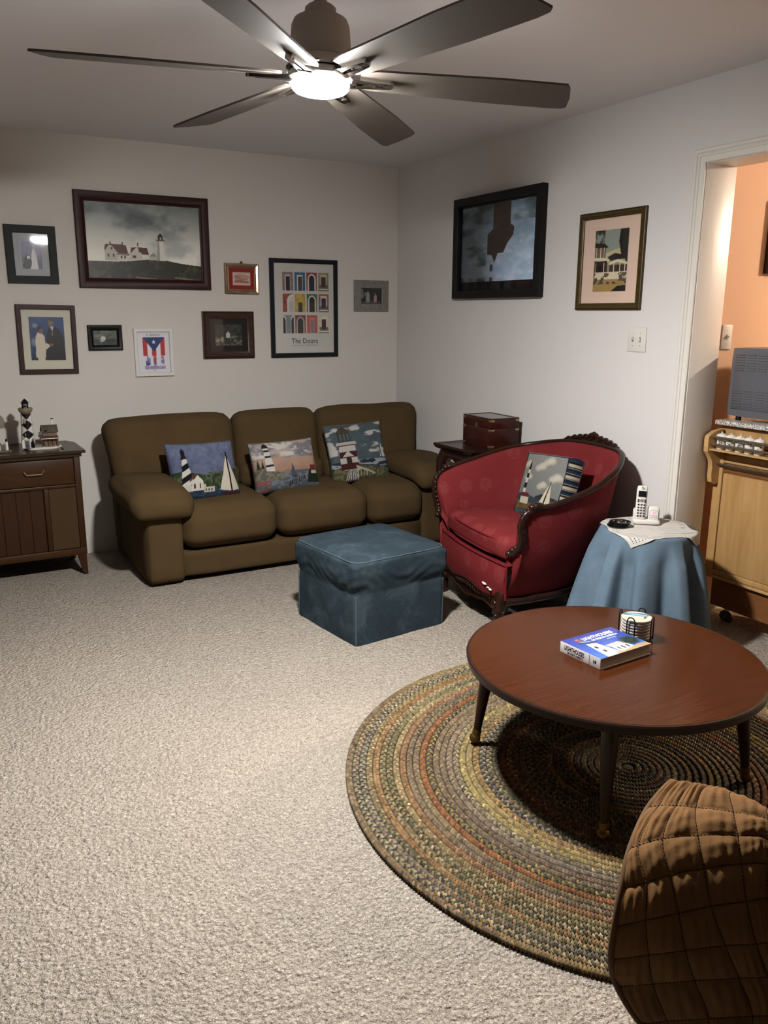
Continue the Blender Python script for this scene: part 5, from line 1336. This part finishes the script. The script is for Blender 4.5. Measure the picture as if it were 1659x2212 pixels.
def picture(name, label, wall, c0, c1, z0, z1, fw, d, kind, fmat, mat=None, cv=None, pw=None, ph_=None, off=(0, 0), tilt=0.0, glass=True, cat='picture', inner=None):
    w, h = abs(c1-c0), z1-z0
    loc = ((c0+c1)/2, YA, (z0+z1)/2) if wall == 'A' else (XB, (c0+c1)/2, (z0+z1)/2)
    t = thing(name, label, cat, loc)
    t.rotation_euler = (0, tilt, 0) if wall == 'A' else (Matrix.Rotation(R(-90), 4, 'Z') @ Matrix.Rotation(tilt, 4, 'Y')).to_euler()
    P = FRAMES[kind](fw, d); V = []
    for o, hh in P:
        a, b = w/2-o, h/2-o; V += [(-a, -hh, -b), (a, -hh, -b), (a, -hh, b), (-a, -hh, b)]
    Fc = [(i*4+q, i*4+(q+1) % 4, (i+1)*4+(q+1) % 4, (i+1)*4+q) for i in range(len(P)-1) for q in range(4)]
    m = MB(); m.add(V, Fc); fo = fix_normals(m.build('frame', fmat, t, 25))
    iw, ih = w-2*fw, h-2*fw
    MB().box((0, -0.003, 0), (iw+0.004, 0.004, ih+0.004)).build('mat_board' if mat else 'backing', mat or M['black'], t)
    y = -0.0055
    if inner:
        MB().box((off[0]*w, y-0.0005, off[1]*h), (pw+inner[1], 0.002, ph_+inner[1])).build('inner_mat', inner[0], t); y -= 0.002
    if cv is not None:
        pw = pw or iw; ph_ = ph_ or ih
        print_sheet('print', cv, pw, ph_, y-0.0006, M['paint'], t, off[0]*w, off[1]*h)
    if glass: MB().add([(-iw/2, -d*0.42, -ih/2), (iw/2, -d*0.42, -ih/2), (iw/2, -d*0.42, ih/2), (-iw/2, -d*0.42, ih/2)], [(0, 1, 2, 3)]).build('glass', M['glass'], t)
    return t

# lighthouse on a hill (large)
cv = Canvas(270, 180, '8a8f8d'); f = cv.fbm(3, 3, 5, 51)
cv.grad('f0ece2', '7d8381', 0.35, 0.95); cv.blend(np.clip((f-0.45)*3.5, 0, 1)*np.clip((cv.V-0.35)*2, 0.2, 1), '4f5658'); cv.blend(np.clip((cv.fbm(4, 4, 5, 52)-0.52)*4, 0, 1)*(cv.U > 0.4)*0.7, 'a3a9a8'); cv.blend(np.clip(1-np.abs(cv.V-0.45)*4, 0, 1)*np.clip((0.55-cv.U)*2.5, 0, 1)*0.6, 'd0cdc0')
hill = 0.225+0.045*np.exp(-((cv.U-0.58)/0.2)**2)-0.03*np.clip((cv.U-0.7)*3, 0, 1)
cv.blend((cv.V < hill)*1.0, '2b2a20'); cv.blend((cv.V < hill)*np.clip((cv.fbm(16, 12, 4, 53)-0.5)*4, 0, 1), '46452f'); cv.blend((np.abs(cv.V-0.05-0.15*(0.62-cv.U)*(cv.U < 0.62)-0.16*(1-cv.U)*(cv.U > 0.75)+0.06) < 0.012)*(cv.U > 0.4)*0.6, '94876a')
cv.poly('b9b2a6', [(0.145, 0.24), (0.255, 0.25), (0.255, 0.36), (0.195, 0.45), (0.145, 0.36)]); cv.poly('55251f', [(0.195, 0.46), (0.33, 0.45), (0.35, 0.33), (0.26, 0.34)]); cv.poly('55251f', [(0.15, 0.45), (0.195, 0.46), (0.145, 0.36)])
cv.poly('d2cbbf', [(0.25, 0.25), (0.35, 0.25), (0.35, 0.335), (0.26, 0.34)]); cv.poly('7b756b', [(0.25, 0.34), (0.36, 0.335), (0.36, 0.31), (0.25, 0.315)])
cv.poly('c9c2b6', [(0.355, 0.25), (0.47, 0.26), (0.47, 0.34), (0.425, 0.42), (0.36, 0.34)]); cv.poly('55251f', [(0.425, 0.43), (0.515, 0.42), (0.53, 0.33), (0.47, 0.33)]); cv.poly('55251f', [(0.375, 0.42), (0.425, 0.43), (0.365, 0.34)])
for (a, b) in ((0.17, 0.29), (0.215, 0.29), (0.20, 0.38), (0.28, 0.27), (0.31, 0.27), (0.40, 0.28), (0.44, 0.36), (0.385, 0.28)): cv.rect('3b3632', a, b, a+0.014, b+0.035)
for a in (0.19, 0.295, 0.43): cv.rect('3a2a26', a, 0.44, a+0.012, 0.49)
cv.rect('b9b2a6', 0.53, 0.26, 0.60, 0.31); cv.poly('8b857b', [(0.53, 0.31), (0.60, 0.31), (0.57, 0.36)])
cv.poly('dcd8ce', [(0.600, 0.255), (0.675, 0.255), (0.662, 0.52), (0.612, 0.52)]); cv.poly('9a968e', [(0.600, 0.255), (0.625, 0.255), (0.628, 0.52), (0.612, 0.52)]); cv.rect('55524c', 0.600, 0.52, 0.676, 0.54); cv.rect('2b2a28', 0.617, 0.54, 0.660, 0.585); cv.poly('1c1c1c', [(0.612, 0.585), (0.665, 0.585), (0.638, 0.63)]); cv.rect('c9c4b4', 0.632, 0.545, 0.645, 0.575)
picture('framed_painting', 'large dark-cherry framed painting of a white lighthouse on a grassy hill', 'A', 0.878, 1.665, 1.607, 2.147, 0.057, 0.026, 'bevel', M['cherryfr'], None, cv, glass=False, cat='painting')
# wedding portrait
cv = Canvas(70, 90, '6f6d86'); cv.grad('4c4a58', '7d7b9a', 0.0, 0.8); cv.blend(np.clip((cv.fbm(4, 4, 4, 61)-0.45)*3, 0, 1)*0.5, '9a98b4')
cv.poly('cfcbcc', [(0.40, 0.0), (0.80, 0.0), (0.72, 0.55), (0.66, 0.74), (0.56, 0.74), (0.48, 0.5)]); cv.ell('8d7d74', 0.60, 0.78, 0.06, 0.06); cv.poly('b8b5c0', [(0.55, 0.86), (0.66, 0.88), (0.80, 0.3), (0.68, 0.4)], 0.6)
cv.ell('3a3836', 0.28, 0.26, 0.2, 0.24); cv.ell('d0cccc', 0.33, 0.42, 0.08, 0.06); cv.ell('2d2b2a', 0.22, 0.12, 0.2, 0.12)
picture('framed_portrait', 'charcoal framed portrait of a bride in white with pale mat', 'A', 0.499, 0.767, 1.624, 1.939, 0.042, 0.02, 'flat', M['charfr'], M['mat_g'], cv, 0.105, 0.150, (0.0, -0.01), inner=(simple('silver_mat', '9a9ba0', 0.4), 0.03))
# couple portrait
cv = Canvas(90, 105, '1f3152'); cv.grad('13203a', '274070', 0.0, 0.8); cv.blend(np.clip((cv.fbm(3, 3, 4, 62)-0.5)*4, 0, 1)*0.5, '3f5680'); cv.ell('9da4b2', 0.16, 0.80, 0.08, 0.055, 0.7, 0.8)
cv.poly('17161a', [(0.46, 0.0), (1.0, 0.0), (0.96, 0.55), (0.86, 0.72), (0.72, 0.78), (0.58, 0.76), (0.48, 0.60)]); cv.ell('7d5c4a', 0.62, 0.87, 0.075, 0.085); cv.ell('4a3c34', 0.62, 0.94, 0.07, 0.03); cv.poly('c9c6c0', [(0.60, 0.78), (0.69, 0.78), (0.66, 0.62)]); cv.poly('6a6a5c', [(0.635, 0.77), (0.66, 0.77), (0.67, 0.58), (0.64, 0.56)])
cv.poly('c8bfae', [(0.14, 0.06), (0.42, 0.06), (0.44, 0.40), (0.52, 0.38), (0.56, 0.32), (0.44, 0.24), (0.42, 0.55), (0.34, 0.64), (0.22, 0.64), (0.16, 0.54)]); cv.poly('c8bfae', [(0.20, 0.0), (0.40, 0.0), (0.40, 0.08), (0.18, 0.08)]); cv.ell('7a5444', 0.31, 0.69, 0.065, 0.075); cv.ell('2b1f1a', 0.29, 0.73, 0.075, 0.06, 0.9); cv.ell('7a5444', 0.33, 0.68, 0.05, 0.06); cv.ell('7a5444', 0.60, 0.36, 0.06, 0.035); cv.ell('e0d8cc', 0.10, 0.42, 0.08, 0.09, 0.4, 0.8)
picture('framed_portrait', 'dark-cherry framed photo of a couple in front of a blue backdrop', 'A', 0.517, 0.837, 1.117, 1.508, 0.026, 0.022, 'flat', M['cherryfr'], M['mat_w'], cv, 0.188, 0.245, (0.0, 0.012), tilt=R(0.8))
# small dark landscape snapshot
cv = Canvas(66, 48, '5e635a'); cv.mul(0.5+cv.fbm(7, 6, 4, 63)); cv.blend((cv.V < 0.42)*np.clip(cv.fbm(9, 7, 3, 64), 0, 1), '23251f'); cv.ell('c9c6bc', 0.42, 0.45, 0.10, 0.16); cv.ell('b0aca0', 0.36, 0.30, 0.08, 0.10); cv.ell('8d8a80', 0.2, 0.62, 0.2, 0.08, 0.6, 0.6); cv.rect('1b1c1a', 0.55, 0.2, 0.85, 0.42, 0.5)
picture('framed_photo', 'small black framed outdoor snapshot with a pale figure', 'A', 0.901, 1.100, 1.246, 1.394, 0.032, 0.02, 'bevel', M['blackfr'], M['black'], cv, 0.138, 0.085)
# flag poster
cv = Canvas(100, 120, 'd6d5d8'); 
fl_ = [(0.16, 0.40), (0.86, 0.40), (0.86, 0.88), (0.16, 0.88)]
for i in range(5): cv.rect('b8343a' if i % 2 == 0 else 'dadade', 0.16+i*0.14, 0.42, 0.16+(i+1)*0.14, 0.88)
cv.poly('2a3f74', [(0.16, 0.88), (0.86, 0.88), (0.51, 0.52)])
st5 = [(0.51+(0.075 if q % 2 == 0 else 0.03)*math.sin(q*math.pi/5), 0.76+(0.062 if q % 2 == 0 else 0.025)*math.cos(q*math.pi/5)) for q in range(10)]; cv.poly('e8e8ec', st5)
rg = np.random.default_rng(70)
for i, (a, b) in enumerate(((0.22, 0.40), (0.46, 0.62), (0.70, 0.84))):
    for q in range(9): cv.rect(['2f4a86', 'c9cbd6', '7a6fae', 'a85a62'][int(rg.integers(4))], a+rg.random()*(b-a)*0.6, 0.14+rg.random()*0.2, a+rg.random()*(b-a)*0.4+(b-a)*0.5, 0.2+rg.random()*0.22, 0.8)
cv.blend((cv.V < 0.16) & (cv.V > 0.08) & (cv.U > 0.18) & (cv.U < 0.86), 'b6a3b8'); cv.blend(((cv.V < 0.16) & (cv.V > 0.08) & (cv.U > 0.2) & (cv.U < 0.84) & (cv.fbm(20, 20, 2, 71) > 0.5))*0.6, '8d7aa8')
fpz = picture('flag_poster', 'white framed poster of a single-star red, white and blue flag', 'A', 1.167, 1.404, 1.084, 1.373, 0.020, 0.018, 'flat', M['whitefr'], M['mat_w'], cv, 0.190, 0.243)
text_mesh('poster_heading', 'EL BARRIO', 0.019, M['ink_g'], fpz, (0.0, -0.0072, 0.105), (R(90), 0, 0), 0.95, 0.0001)
MB().box((0.0, -0.0069, -0.108), (0.014, 0.0003, 0.004)).build('poster_footer', M['ink_g'], fpz)
# hands photo, red mat
cv = Canvas(60, 48, 'c9b8ac'); cv.blend(np.clip((cv.fbm(3, 4, 3, 72)-0.4)*2, 0, 1)*0.4, 'e0d4ca')
for (a, b, c_, d_, e) in ((0.1, 0.30, 0.9, 0.24, 'a06e5c'), (0.15, 0.50, 0.85, 0.46, 'b58672'), (0.1, 0.66, 0.7, 0.74, 'a87866'), (0.3, 0.80, 0.95, 0.62, 'c2978a')):
    cv.poly(e, [(a, b-0.09), (c_, d_-0.07), (c_, d_+0.08), ((a+c_)/2, (b+d_)/2+0.13), (a, b+0.08)])
picture('framed_photo', 'tarnished gilt framed photo of hands inside a red mat', 'A', 1.756, 1.983, 1.586, 1.774, 0.030, 0.02, 'bevel', M['goldfr'], M['mat_red'], cv, 0.118, 0.080, (0.0, 0.0), tilt=R(0.4))
MB().lathe([(0.006, 0), (0.010, 0.0), (0.010, 0.003), (0.006, 0.003)], 14, mtx=Matrix.Translation((0, -0.006, 0.098)) @ Matrix.Rotation(R(90), 4, 'X')).build('hanging_ring', M['brass'], bpy.data.objects['framed_photo.001'])
# brown moulded frame, dark garden photo
cv = Canvas(74, 60, '3b3d36'); cv.mul(0.35+1.1*cv.fbm(9, 8, 4, 73)); cv.blend((cv.V < 0.42)*np.clip((cv.fbm(10, 8, 3, 74)-0.45)*5, 0, 1), '9a9484'); cv.blend((cv.V < 0.2)*0.5, '4a4238'); cv.ell('c2bdb0', 0.48, 0.48, 0.08, 0.16); cv.ell('8a6a5a', 0.49, 0.66, 0.035, 0.05); cv.rect('2d3340', 0.40, 0.12, 0.55, 0.36, 0.8); cv.ell('7d7a6c', 0.72, 0.42, 0.14, 0.06, 0.7, 0.6)
picture('framed_photo', 'brown moulded frame with a dark-matted garden photo', 'A', 1.598, 1.941, 1.182, 1.478, 0.046, 0.026, 'steps', M['brownfr'], M['mat_k'], cv, 0.175, 0.132)
# doors poster
cv = Canvas(130, 175, 'd2cfc8')
dd = picture('doors_poster', 'black framed poster with twelve small photographs of colourful doors', 'A', 2.060, 2.549, 1.180, 1.816, 0.028, 0.018, 'flat', M['navyfr'], simple('poster_paper', 'bfbcb6', 0.75), None)
specs = [('8a7272', '2a2022', 'plain', 'c9c4bc'), ('2f6a84', '4a3a34', 'plain', 'd6d2cc'), ('8c4038', '1f1c20', 'arch', 'd0cbc4'), ('8d8466', '4a2a28', 'balcony', 'b8b094'),
         ('96503f', 'c9c2bc', 'archR', 'cfc8c0'), ('b39a48', '2f3a28', 'plain', 'b39a48'), ('3f6f5c', '3a2a2a', 'arch', 'c9c8bc'), ('9c6a5a', '2b3442', 'balcony', 'd0c4b8'),
         ('7d8284', '2a3032', 'arch2', 'd0d0cc'), ('7a4044', '33383a', 'arch', 'b8a09a'), ('b05a4c', '8d7a84', 'plain', 'c9867c'), ('c9bfa8', '4a2c2e', 'balcony', 'd8d0bc')]
for i, (bgc, dc, kd, trc) in enumerate(specs):
    c, r_ = i % 4, i//4
    s_ = Canvas(24, 38, bgc); s_.mul(0.85+0.3*s_.fbm(6, 8, 3, 80+i))
    if kd == 'plain': s_.rect(trc, 0.26, 0.0, 0.78, 0.84 if i != 5 else 0.58); s_.rect(dc, 0.34, 0.0, 0.70, 0.76 if i != 5 else 0.54)
    elif kd == 'arch': s_.ell(trc, 0.5, 0.62, 0.38, 0.30); s_.rect(trc, 0.12, 0.0, 0.88, 0.62); s_.ell(dc, 0.5, 0.60, 0.28, 0.24); s_.rect(dc, 0.22, 0.0, 0.78, 0.60)
    elif kd == 'archR': s_.ell('d8d2ca', 0.95, 0.60, 0.55, 0.36); s_.rect('d8d2ca', 0.42, 0, 1, 0.6); s_.ell(dc, 0.98, 0.58, 0.42, 0.28); s_.rect('b9b0ac', 0.56, 0, 1, 0.56); s_.rect('3a3030', 0.1, 0.5, 0.25, 0.62)
    elif kd == 'arch2':
        for x in (0.05, 0.95): s_.ell(trc, x, 0.7, 0.25, 0.26); s_.rect(trc, x-0.25, 0, x+0.25, 0.7); s_.ell(dc, x, 0.68, 0.17, 0.2); s_.rect(dc, x-0.17, 0, x+0.17, 0.68)
    else: s_.rect(trc, 0.2, 0.12, 0.8, 0.9); s_.rect(dc, 0.3, 0.2, 0.7, 0.78); s_.rect('3b3430', 0.08, 0.12, 0.92, 0.34, 0.55); s_.rect('d6d2ca', 0.05, 0.06, 0.95, 0.12); s_.rect('2d2828', 0, 0, 1, 0.05)
    print_sheet('door_photo', s_, 0.076, 0.118, -0.0058, M['paint'], dd, -0.117+c*0.0865, 0.175-r_*0.138)
text_mesh('poster_title', 'The Doors', 0.047, M['ink_k'], dd, (0.0, -0.0062, -0.212), (R(90), 0, 0), 0.92, 0.0001, bold=0.0)
text_mesh('poster_subtitle', 'OLD SAN JUAN  /  PUERTO RICO', 0.0125, M['ink_g'], dd, (0.0, -0.0062, -0.241), (R(90), 0, 0), 0.98, 0.0001)
# pewter frame
cv = Canvas(52, 48, '2b2d2c'); cv.mul(0.6+0.8*cv.fbm(6, 5, 3, 75)); cv.rect('9aa09a', 0.03, 0.35, 0.12, 0.9, 0.7); cv.poly('8d9a90', [(0.24, 0.05), (0.44, 0.05), (0.42, 0.6), (0.38, 0.78), (0.32, 0.78), (0.26, 0.6)]); cv.poly('b88a8a', [(0.62, 0.08), (0.78, 0.08), (0.78, 0.5), (0.72, 0.6), (0.64, 0.5)]); cv.ell('6f5a50', 0.71, 0.66, 0.05, 0.06); cv.ell('8a8f8a', 0.22, 0.62, 0.08, 0.12, 0.6); cv.blend((cv.V < 0.15)*0.6, '6a675e')
picture('framed_photo', 'embossed pewter framed snapshot of people in front of arches', 'A', 2.679, 2.946, 1.483, 1.693, 0.052, 0.016, 'flat', M['pewter'], None, cv)
pw_ = bpy.data.objects['framed_photo.003']
m = MB()
for i in range(6): m.ball((-0.095+i*0.038, -0.016, -0.078), (0.010, 0.004, 0.008), 8, 6); m.ball((-0.095+i*0.038, -0.016, 0.078), (0.008, 0.003, 0.006), 8, 6)
m.build('relief', M['pewter'], pw_)
# surf photograph (black frame)
cv = Canvas(175, 165, '7f90a0'); f = cv.fbm(4, 6, 5, 91); cv.grad('d3d9e6', '7d8d98', 0.1, 0.95); cv.blend(np.clip((f-0.45)*3, 0, 1), 'b7c6d8'); cv.blend(np.clip((cv.fbm(7, 9, 5, 92)-0.5)*4, 0, 1)*np.clip(0.9-cv.V, 0.15, 1), 'eceef5'); cv.blend(np.clip((cv.fbm(3, 8, 4, 93)-0.55)*5, 0, 1)*(cv.U < 0.35), '5a7880'); cv.blend(np.clip((cv.fbm(3, 4, 3, 94)-0.55)*5, 0, 1)*(cv.V > 0.75)*0.8, '4a5452'); cv.blend(np.clip((cv.fbm(5, 10, 3, 95)-0.58)*6, 0, 1)*(cv.V > 0.6)*0.7, 'b9bcb4')
rock = [(0.43, 1.0), (0.65, 1.0), (0.65, 0.72), (0.70, 0.68), (0.69, 0.58), (0.62, 0.48), (0.57, 0.36), (0.50, 0.36), (0.46, 0.24), (0.42, 0.34), (0.36, 0.36), (0.36, 0.62), (0.43, 0.68)]
cv.a = cv.a*np.array([0.90, 0.96, 1.0]); cv.blend(np.clip((cv.fbm(9, 12, 4, 97)-0.5)*4, 0, 1)*np.clip(1.1-cv.V, 0.2, 1)*0.6, 'eef1f8'); cv.poly('43352f', rock); cv.rect('55453d', 0.43, 0.68, 0.50, 1.0, 0.6); cv.blend(cv.inside(rock)*np.clip((cv.fbm(10, 12, 3, 98)-0.45)*3, 0, 1)*0.5, '2c2320'); cv.a = np.clip(cv.a, 0, 1); cv.blend((np.abs(cv.U-0.42) < 0.02)*(cv.V < 0.22)*(cv.fbm(4, 10, 2, 96) > 0.45)*0.8, '3a3a40')
picture('framed_photo', 'wide black framed photo of a dark tower in stormy surf', 'B', 4.437, 3.605, 1.561, 2.147, 0.046, 0.042, 'flat', M['blackfr'], None, cv, 0.735, 0.432, (0.0, 0.035), glass=True)
# house photograph
cv = Canvas(84, 128, 'b9a98a'); cv.grad('9a7f55', '7d8480', 0.1, 1.0); cv.rect('8a9088', 0.0, 0.62, 1.0, 1.0); cv.poly('b9ac8a', [(0.3, 0.62), (0.8, 0.7), (0.95, 0.5), (0.3, 0.5)])
cv.blend(((cv.U < 0.3) & (cv.V > 0.78))*np.clip((cv.fbm(8, 10, 3, 101)-0.35)*4, 0, 1), '33322a'); cv.blend((cv.inside([(0.75, 1), (1, 1), (1, 0.45), (0.8, 0.6), (0.72, 0.8)]))*1.0, '26241f')
cv.poly('2a221d', [(0.0, 0.80), (0.30, 0.78), (0.42, 0.72), (0.30, 0.70), (0.0, 0.72)]); cv.rect('6b5a48', 0.02, 0.55, 0.34, 0.71); 
for a in (0.05, 0.18, 0.28): cv.rect('d6cbb4', a, 0.55, a+0.02, 0.72)
cv.poly('cfc3aa', [(0.0, 0.56), (0.34, 0.55), (0.48, 0.49), (0.40, 0.47), (0.0, 0.52)]); cv.rect('241c18', 0.02, 0.32, 0.40, 0.50); cv.poly('2c2420', [(0.40, 0.56), (0.62, 0.62), (0.9, 0.58), (0.98, 0.52), (0.5, 0.5)])
cv.poly('d2c6ae', [(0.45, 0.47), (0.72, 0.52), (1, 0.46), (1, 0.43), (0.72, 0.47), (0.45, 0.43)]); cv.rect('3a2f28', 0.45, 0.30, 1.0, 0.43)
for a in (0.05, 0.30, 0.46, 0.60, 0.78, 0.92): cv.rect('d2c6ae', a, 0.30, a+0.02, 0.47)
cv.rect('cbbfa8', 0.04, 0.20, 1.0, 0.32); cv.blend(((cv.V < 0.30) & (cv.fbm(10, 14, 3, 102) > 0.56))*0.9, '4a4030'); cv.blend((cv.V < 0.12)*1.0, '9c8250'); cv.poly('1f1a16', [(0.55, 0.0), (1.0, 0.0), (1.0, 0.10), (0.75, 0.09)])
picture('framed_photo', 'olive-gilt framed photo of an old verandahed house with blush mat', 'B', 3.331, 2.889, 1.493, 1.960, 0.032, 0.026, 'steps', M['olivefr'], M['mat_pink'], cv, 0.225, 0.292, (0.01, 0.0))

# ------------------------------------------------------------------ quilted chair cover at the lower right
k = Nodes('brown_quilted_cotton'); v = k.coord()
k.col(k.ramp(k.noise(9, 4, 0.6, v), [(0.3, '644727'), (0.7, '745433')])); k.set(rough=0.85, sheen=0.0, spec=0.15)
k.bump(k.noise(26, 4, 0.6, k.coord((1, 1.6, 1), rot=(0, 0, R(35))), 1.2), 0.2, 0.008); M['quilt'] = k.m
M['quilt_edge'] = simple('brown_binding', '5a412a', 0.85); M['thread'] = simple('dark_thread', '2e1e10', 0.9)
rows = [[(1.185, 1.00, .50), (1.215, .97, .52), (1.245, .93, .53), (1.28, .88, .53), (1.305, .83, .53), (1.33, .79, .53)],
        [(1.153, 0.935, 0.612), (1.160, 0.920, 0.617), (1.171, 0.901, 0.620), (1.189, 0.881, 0.620), (1.213, 0.849, 0.618), (1.227, 0.784, 0.616)],
        [(1.056, 0.901, 0.606), (1.067, 0.887, 0.616), (1.086, 0.866, 0.622), (1.112, 0.845, 0.622), (1.159, 0.804, 0.622), (1.194, 0.761, 0.622)],
        [(0.970, 0.857, 0.582), (0.977, 0.846, 0.592), (1.013, 0.828, 0.604), (1.068, 0.802, 0.608), (1.127, 0.769, 0.608), (1.167, 0.740, 0.608)],
        [(0.921, 0.826, 0.542), (0.953, 0.803, 0.558), (0.989, 0.787, 0.570), (1.042, 0.764, 0.578), (1.106, 0.741, 0.578), (1.145, 0.719, 0.578)],
        [(0.897, 0.811, 0.490), (0.934, 0.781, 0.510), (0.981, 0.757, 0.522), (1.032, 0.736, 0.530), (1.092, 0.715, 0.530), (1.129, 0.701, 0.530)],
        [(0.897, 0.813, 0.425), (0.941, 0.775, 0.445), (0.992, 0.745, 0.455), (1.053, 0.717, 0.460), (1.101, 0.694, 0.460), (1.135, 0.678, 0.460)],
        [(0.927, 0.822, 0.350), (0.967, 0.782, 0.370), (1.025, 0.746, 0.380), (1.095, 0.713, 0.380), (1.141, 0.690, 0.380), (1.177, 0.672, 0.380)],
        [(0.978, 0.807, 0.260), (1.014, 0.783, 0.270), (1.073, 0.745, 0.280), (1.144, 0.711, 0.280), (1.193, 0.687, 0.280), (1.230, 0.668, 0.280)]]
rows = np.array(rows)
low = rows[-1]+np.array([0.012, 0.004, -0.10]); low[0] += np.array([0.05, -0.02, 0.03]); low[1] += np.array([0.02, -0.01, 0.01])
rows = np.concatenate([rows, low[None]])
e_ = np.array([0.58, -0.81, 0])*0.072
ext_ = np.stack([rows[:, -1]+e_*q+np.array([0, 0, -0.004*q*q*(q > 3)]) for q in range(1, 7)], 1)
ctl = np.concatenate([rows, ext_], 1)           # 9 x 12
nr, ncl = ctl.shape[:2]; SUB = 16
tv = np.linspace(0, nr-1, (nr-1)*SUB+1); tu = np.linspace(0, ncl-1, (ncl-1)*SUB+1)
G1 = cubic(ctl, tv); GQ = cubic(G1.transpose(1, 0, 2), tu).transpose(1, 0, 2)
du = np.gradient(GQ, axis=1); dv = np.gradient(GQ, axis=0); nn = np.cross(dv, du); nn /= np.linalg.norm(nn, axis=2, keepdims=True)+1e-9
camdir = np.array([0, 0, 1.467])-GQ
if (nn*camdir).sum(2)[60:, :].mean() < 0: nn = -nn
TV, TU = np.meshgrid(tv, tu, indexing='ij')
puf = (np.abs(np.sin(np.pi*TU))**0.55)*(np.abs(np.sin(np.pi*TV))**0.55)
wrk = np.sin(TU*9+TV*6+2*np.sin(TV*2.1))*np.sin(TU*4-TV*7+1.5*np.sin(TU*1.7))
GQ2 = GQ+nn*(0.0085*puf+0.0016*wrk*puf+0.0015*np.sin(TU*21+TV*3)*puf)[..., None]
qc = thing('quilted_armchair', 'armchair under a brown quilted protective cover beside the coffee table', 'armchair', (1.25, 0.72, 0))
o3 = np.array([1.25, 0.72, 0])
grid_mesh('quilted_cover', GQ2-o3, M['quilt'], qc, sharp=179)
MB().tube([tuple(p) for p in (GQ2[::2, 0]-o3)], 0.0058, 8).build('binding', M['quilt_edge'], qc, 60)
m = MB()
def dashes(line, nrmv):
    s_ = np.concatenate([[0], np.cumsum(np.linalg.norm(np.diff(line, axis=0), axis=1))]); n_ = int(s_[-1]/0.0062)
    for q in range(n_):
        a_ = np.array([np.interp(q*0.0062, s_, line[:, c]) for c in range(3)]); b_ = np.array([np.interp(q*0.0062+0.0034, s_, line[:, c]) for c in range(3)]); nv = nrmv[min(len(nrmv)-1, int(q/n_*len(nrmv)))]
        m.tube([tuple(a_+nv*0.0012-o3), tuple(b_+nv*0.0012-o3)], 0.0009, 4)
for r_ in range(2, nr-1): dashes(GQ2[r_*SUB], nn[r_*SUB])
for c in range(1, 8): dashes(GQ2[SUB:, c*SUB], nn[SUB:, c*SUB])
so = m.build('stitching', M['thread'], qc, None); so['kind'] = 'stuff'
ex = np.array([0.58, -0.81, 0])
ang_ = math.atan2(-0.81, 0.58)
MB().rbox((1.40-1.25, 0.60-0.72, 0.25), (0.66, 0.16, 0.50), 0.06, 8, mtx=Matrix.Rotation(ang_, 4, 'Z')).build('arm', M['quilt_edge'], qc, 179)
MB().rbox((1.62-1.25, 0.34-0.72, 0.26), (0.62, 0.30, 0.40), 0.07, 8, mtx=Matrix.Rotation(ang_, 4, 'Z')).build('seat', M['quilt_edge'], qc, 179)
MB().rbox((1.80-1.25, 0.12-0.72, 0.45), (0.20, 0.62, 0.85), 0.08, 8, mtx=Matrix.Rotation(ang_, 4, 'Z')).build('backrest', M['quilt_edge'], qc, 179)
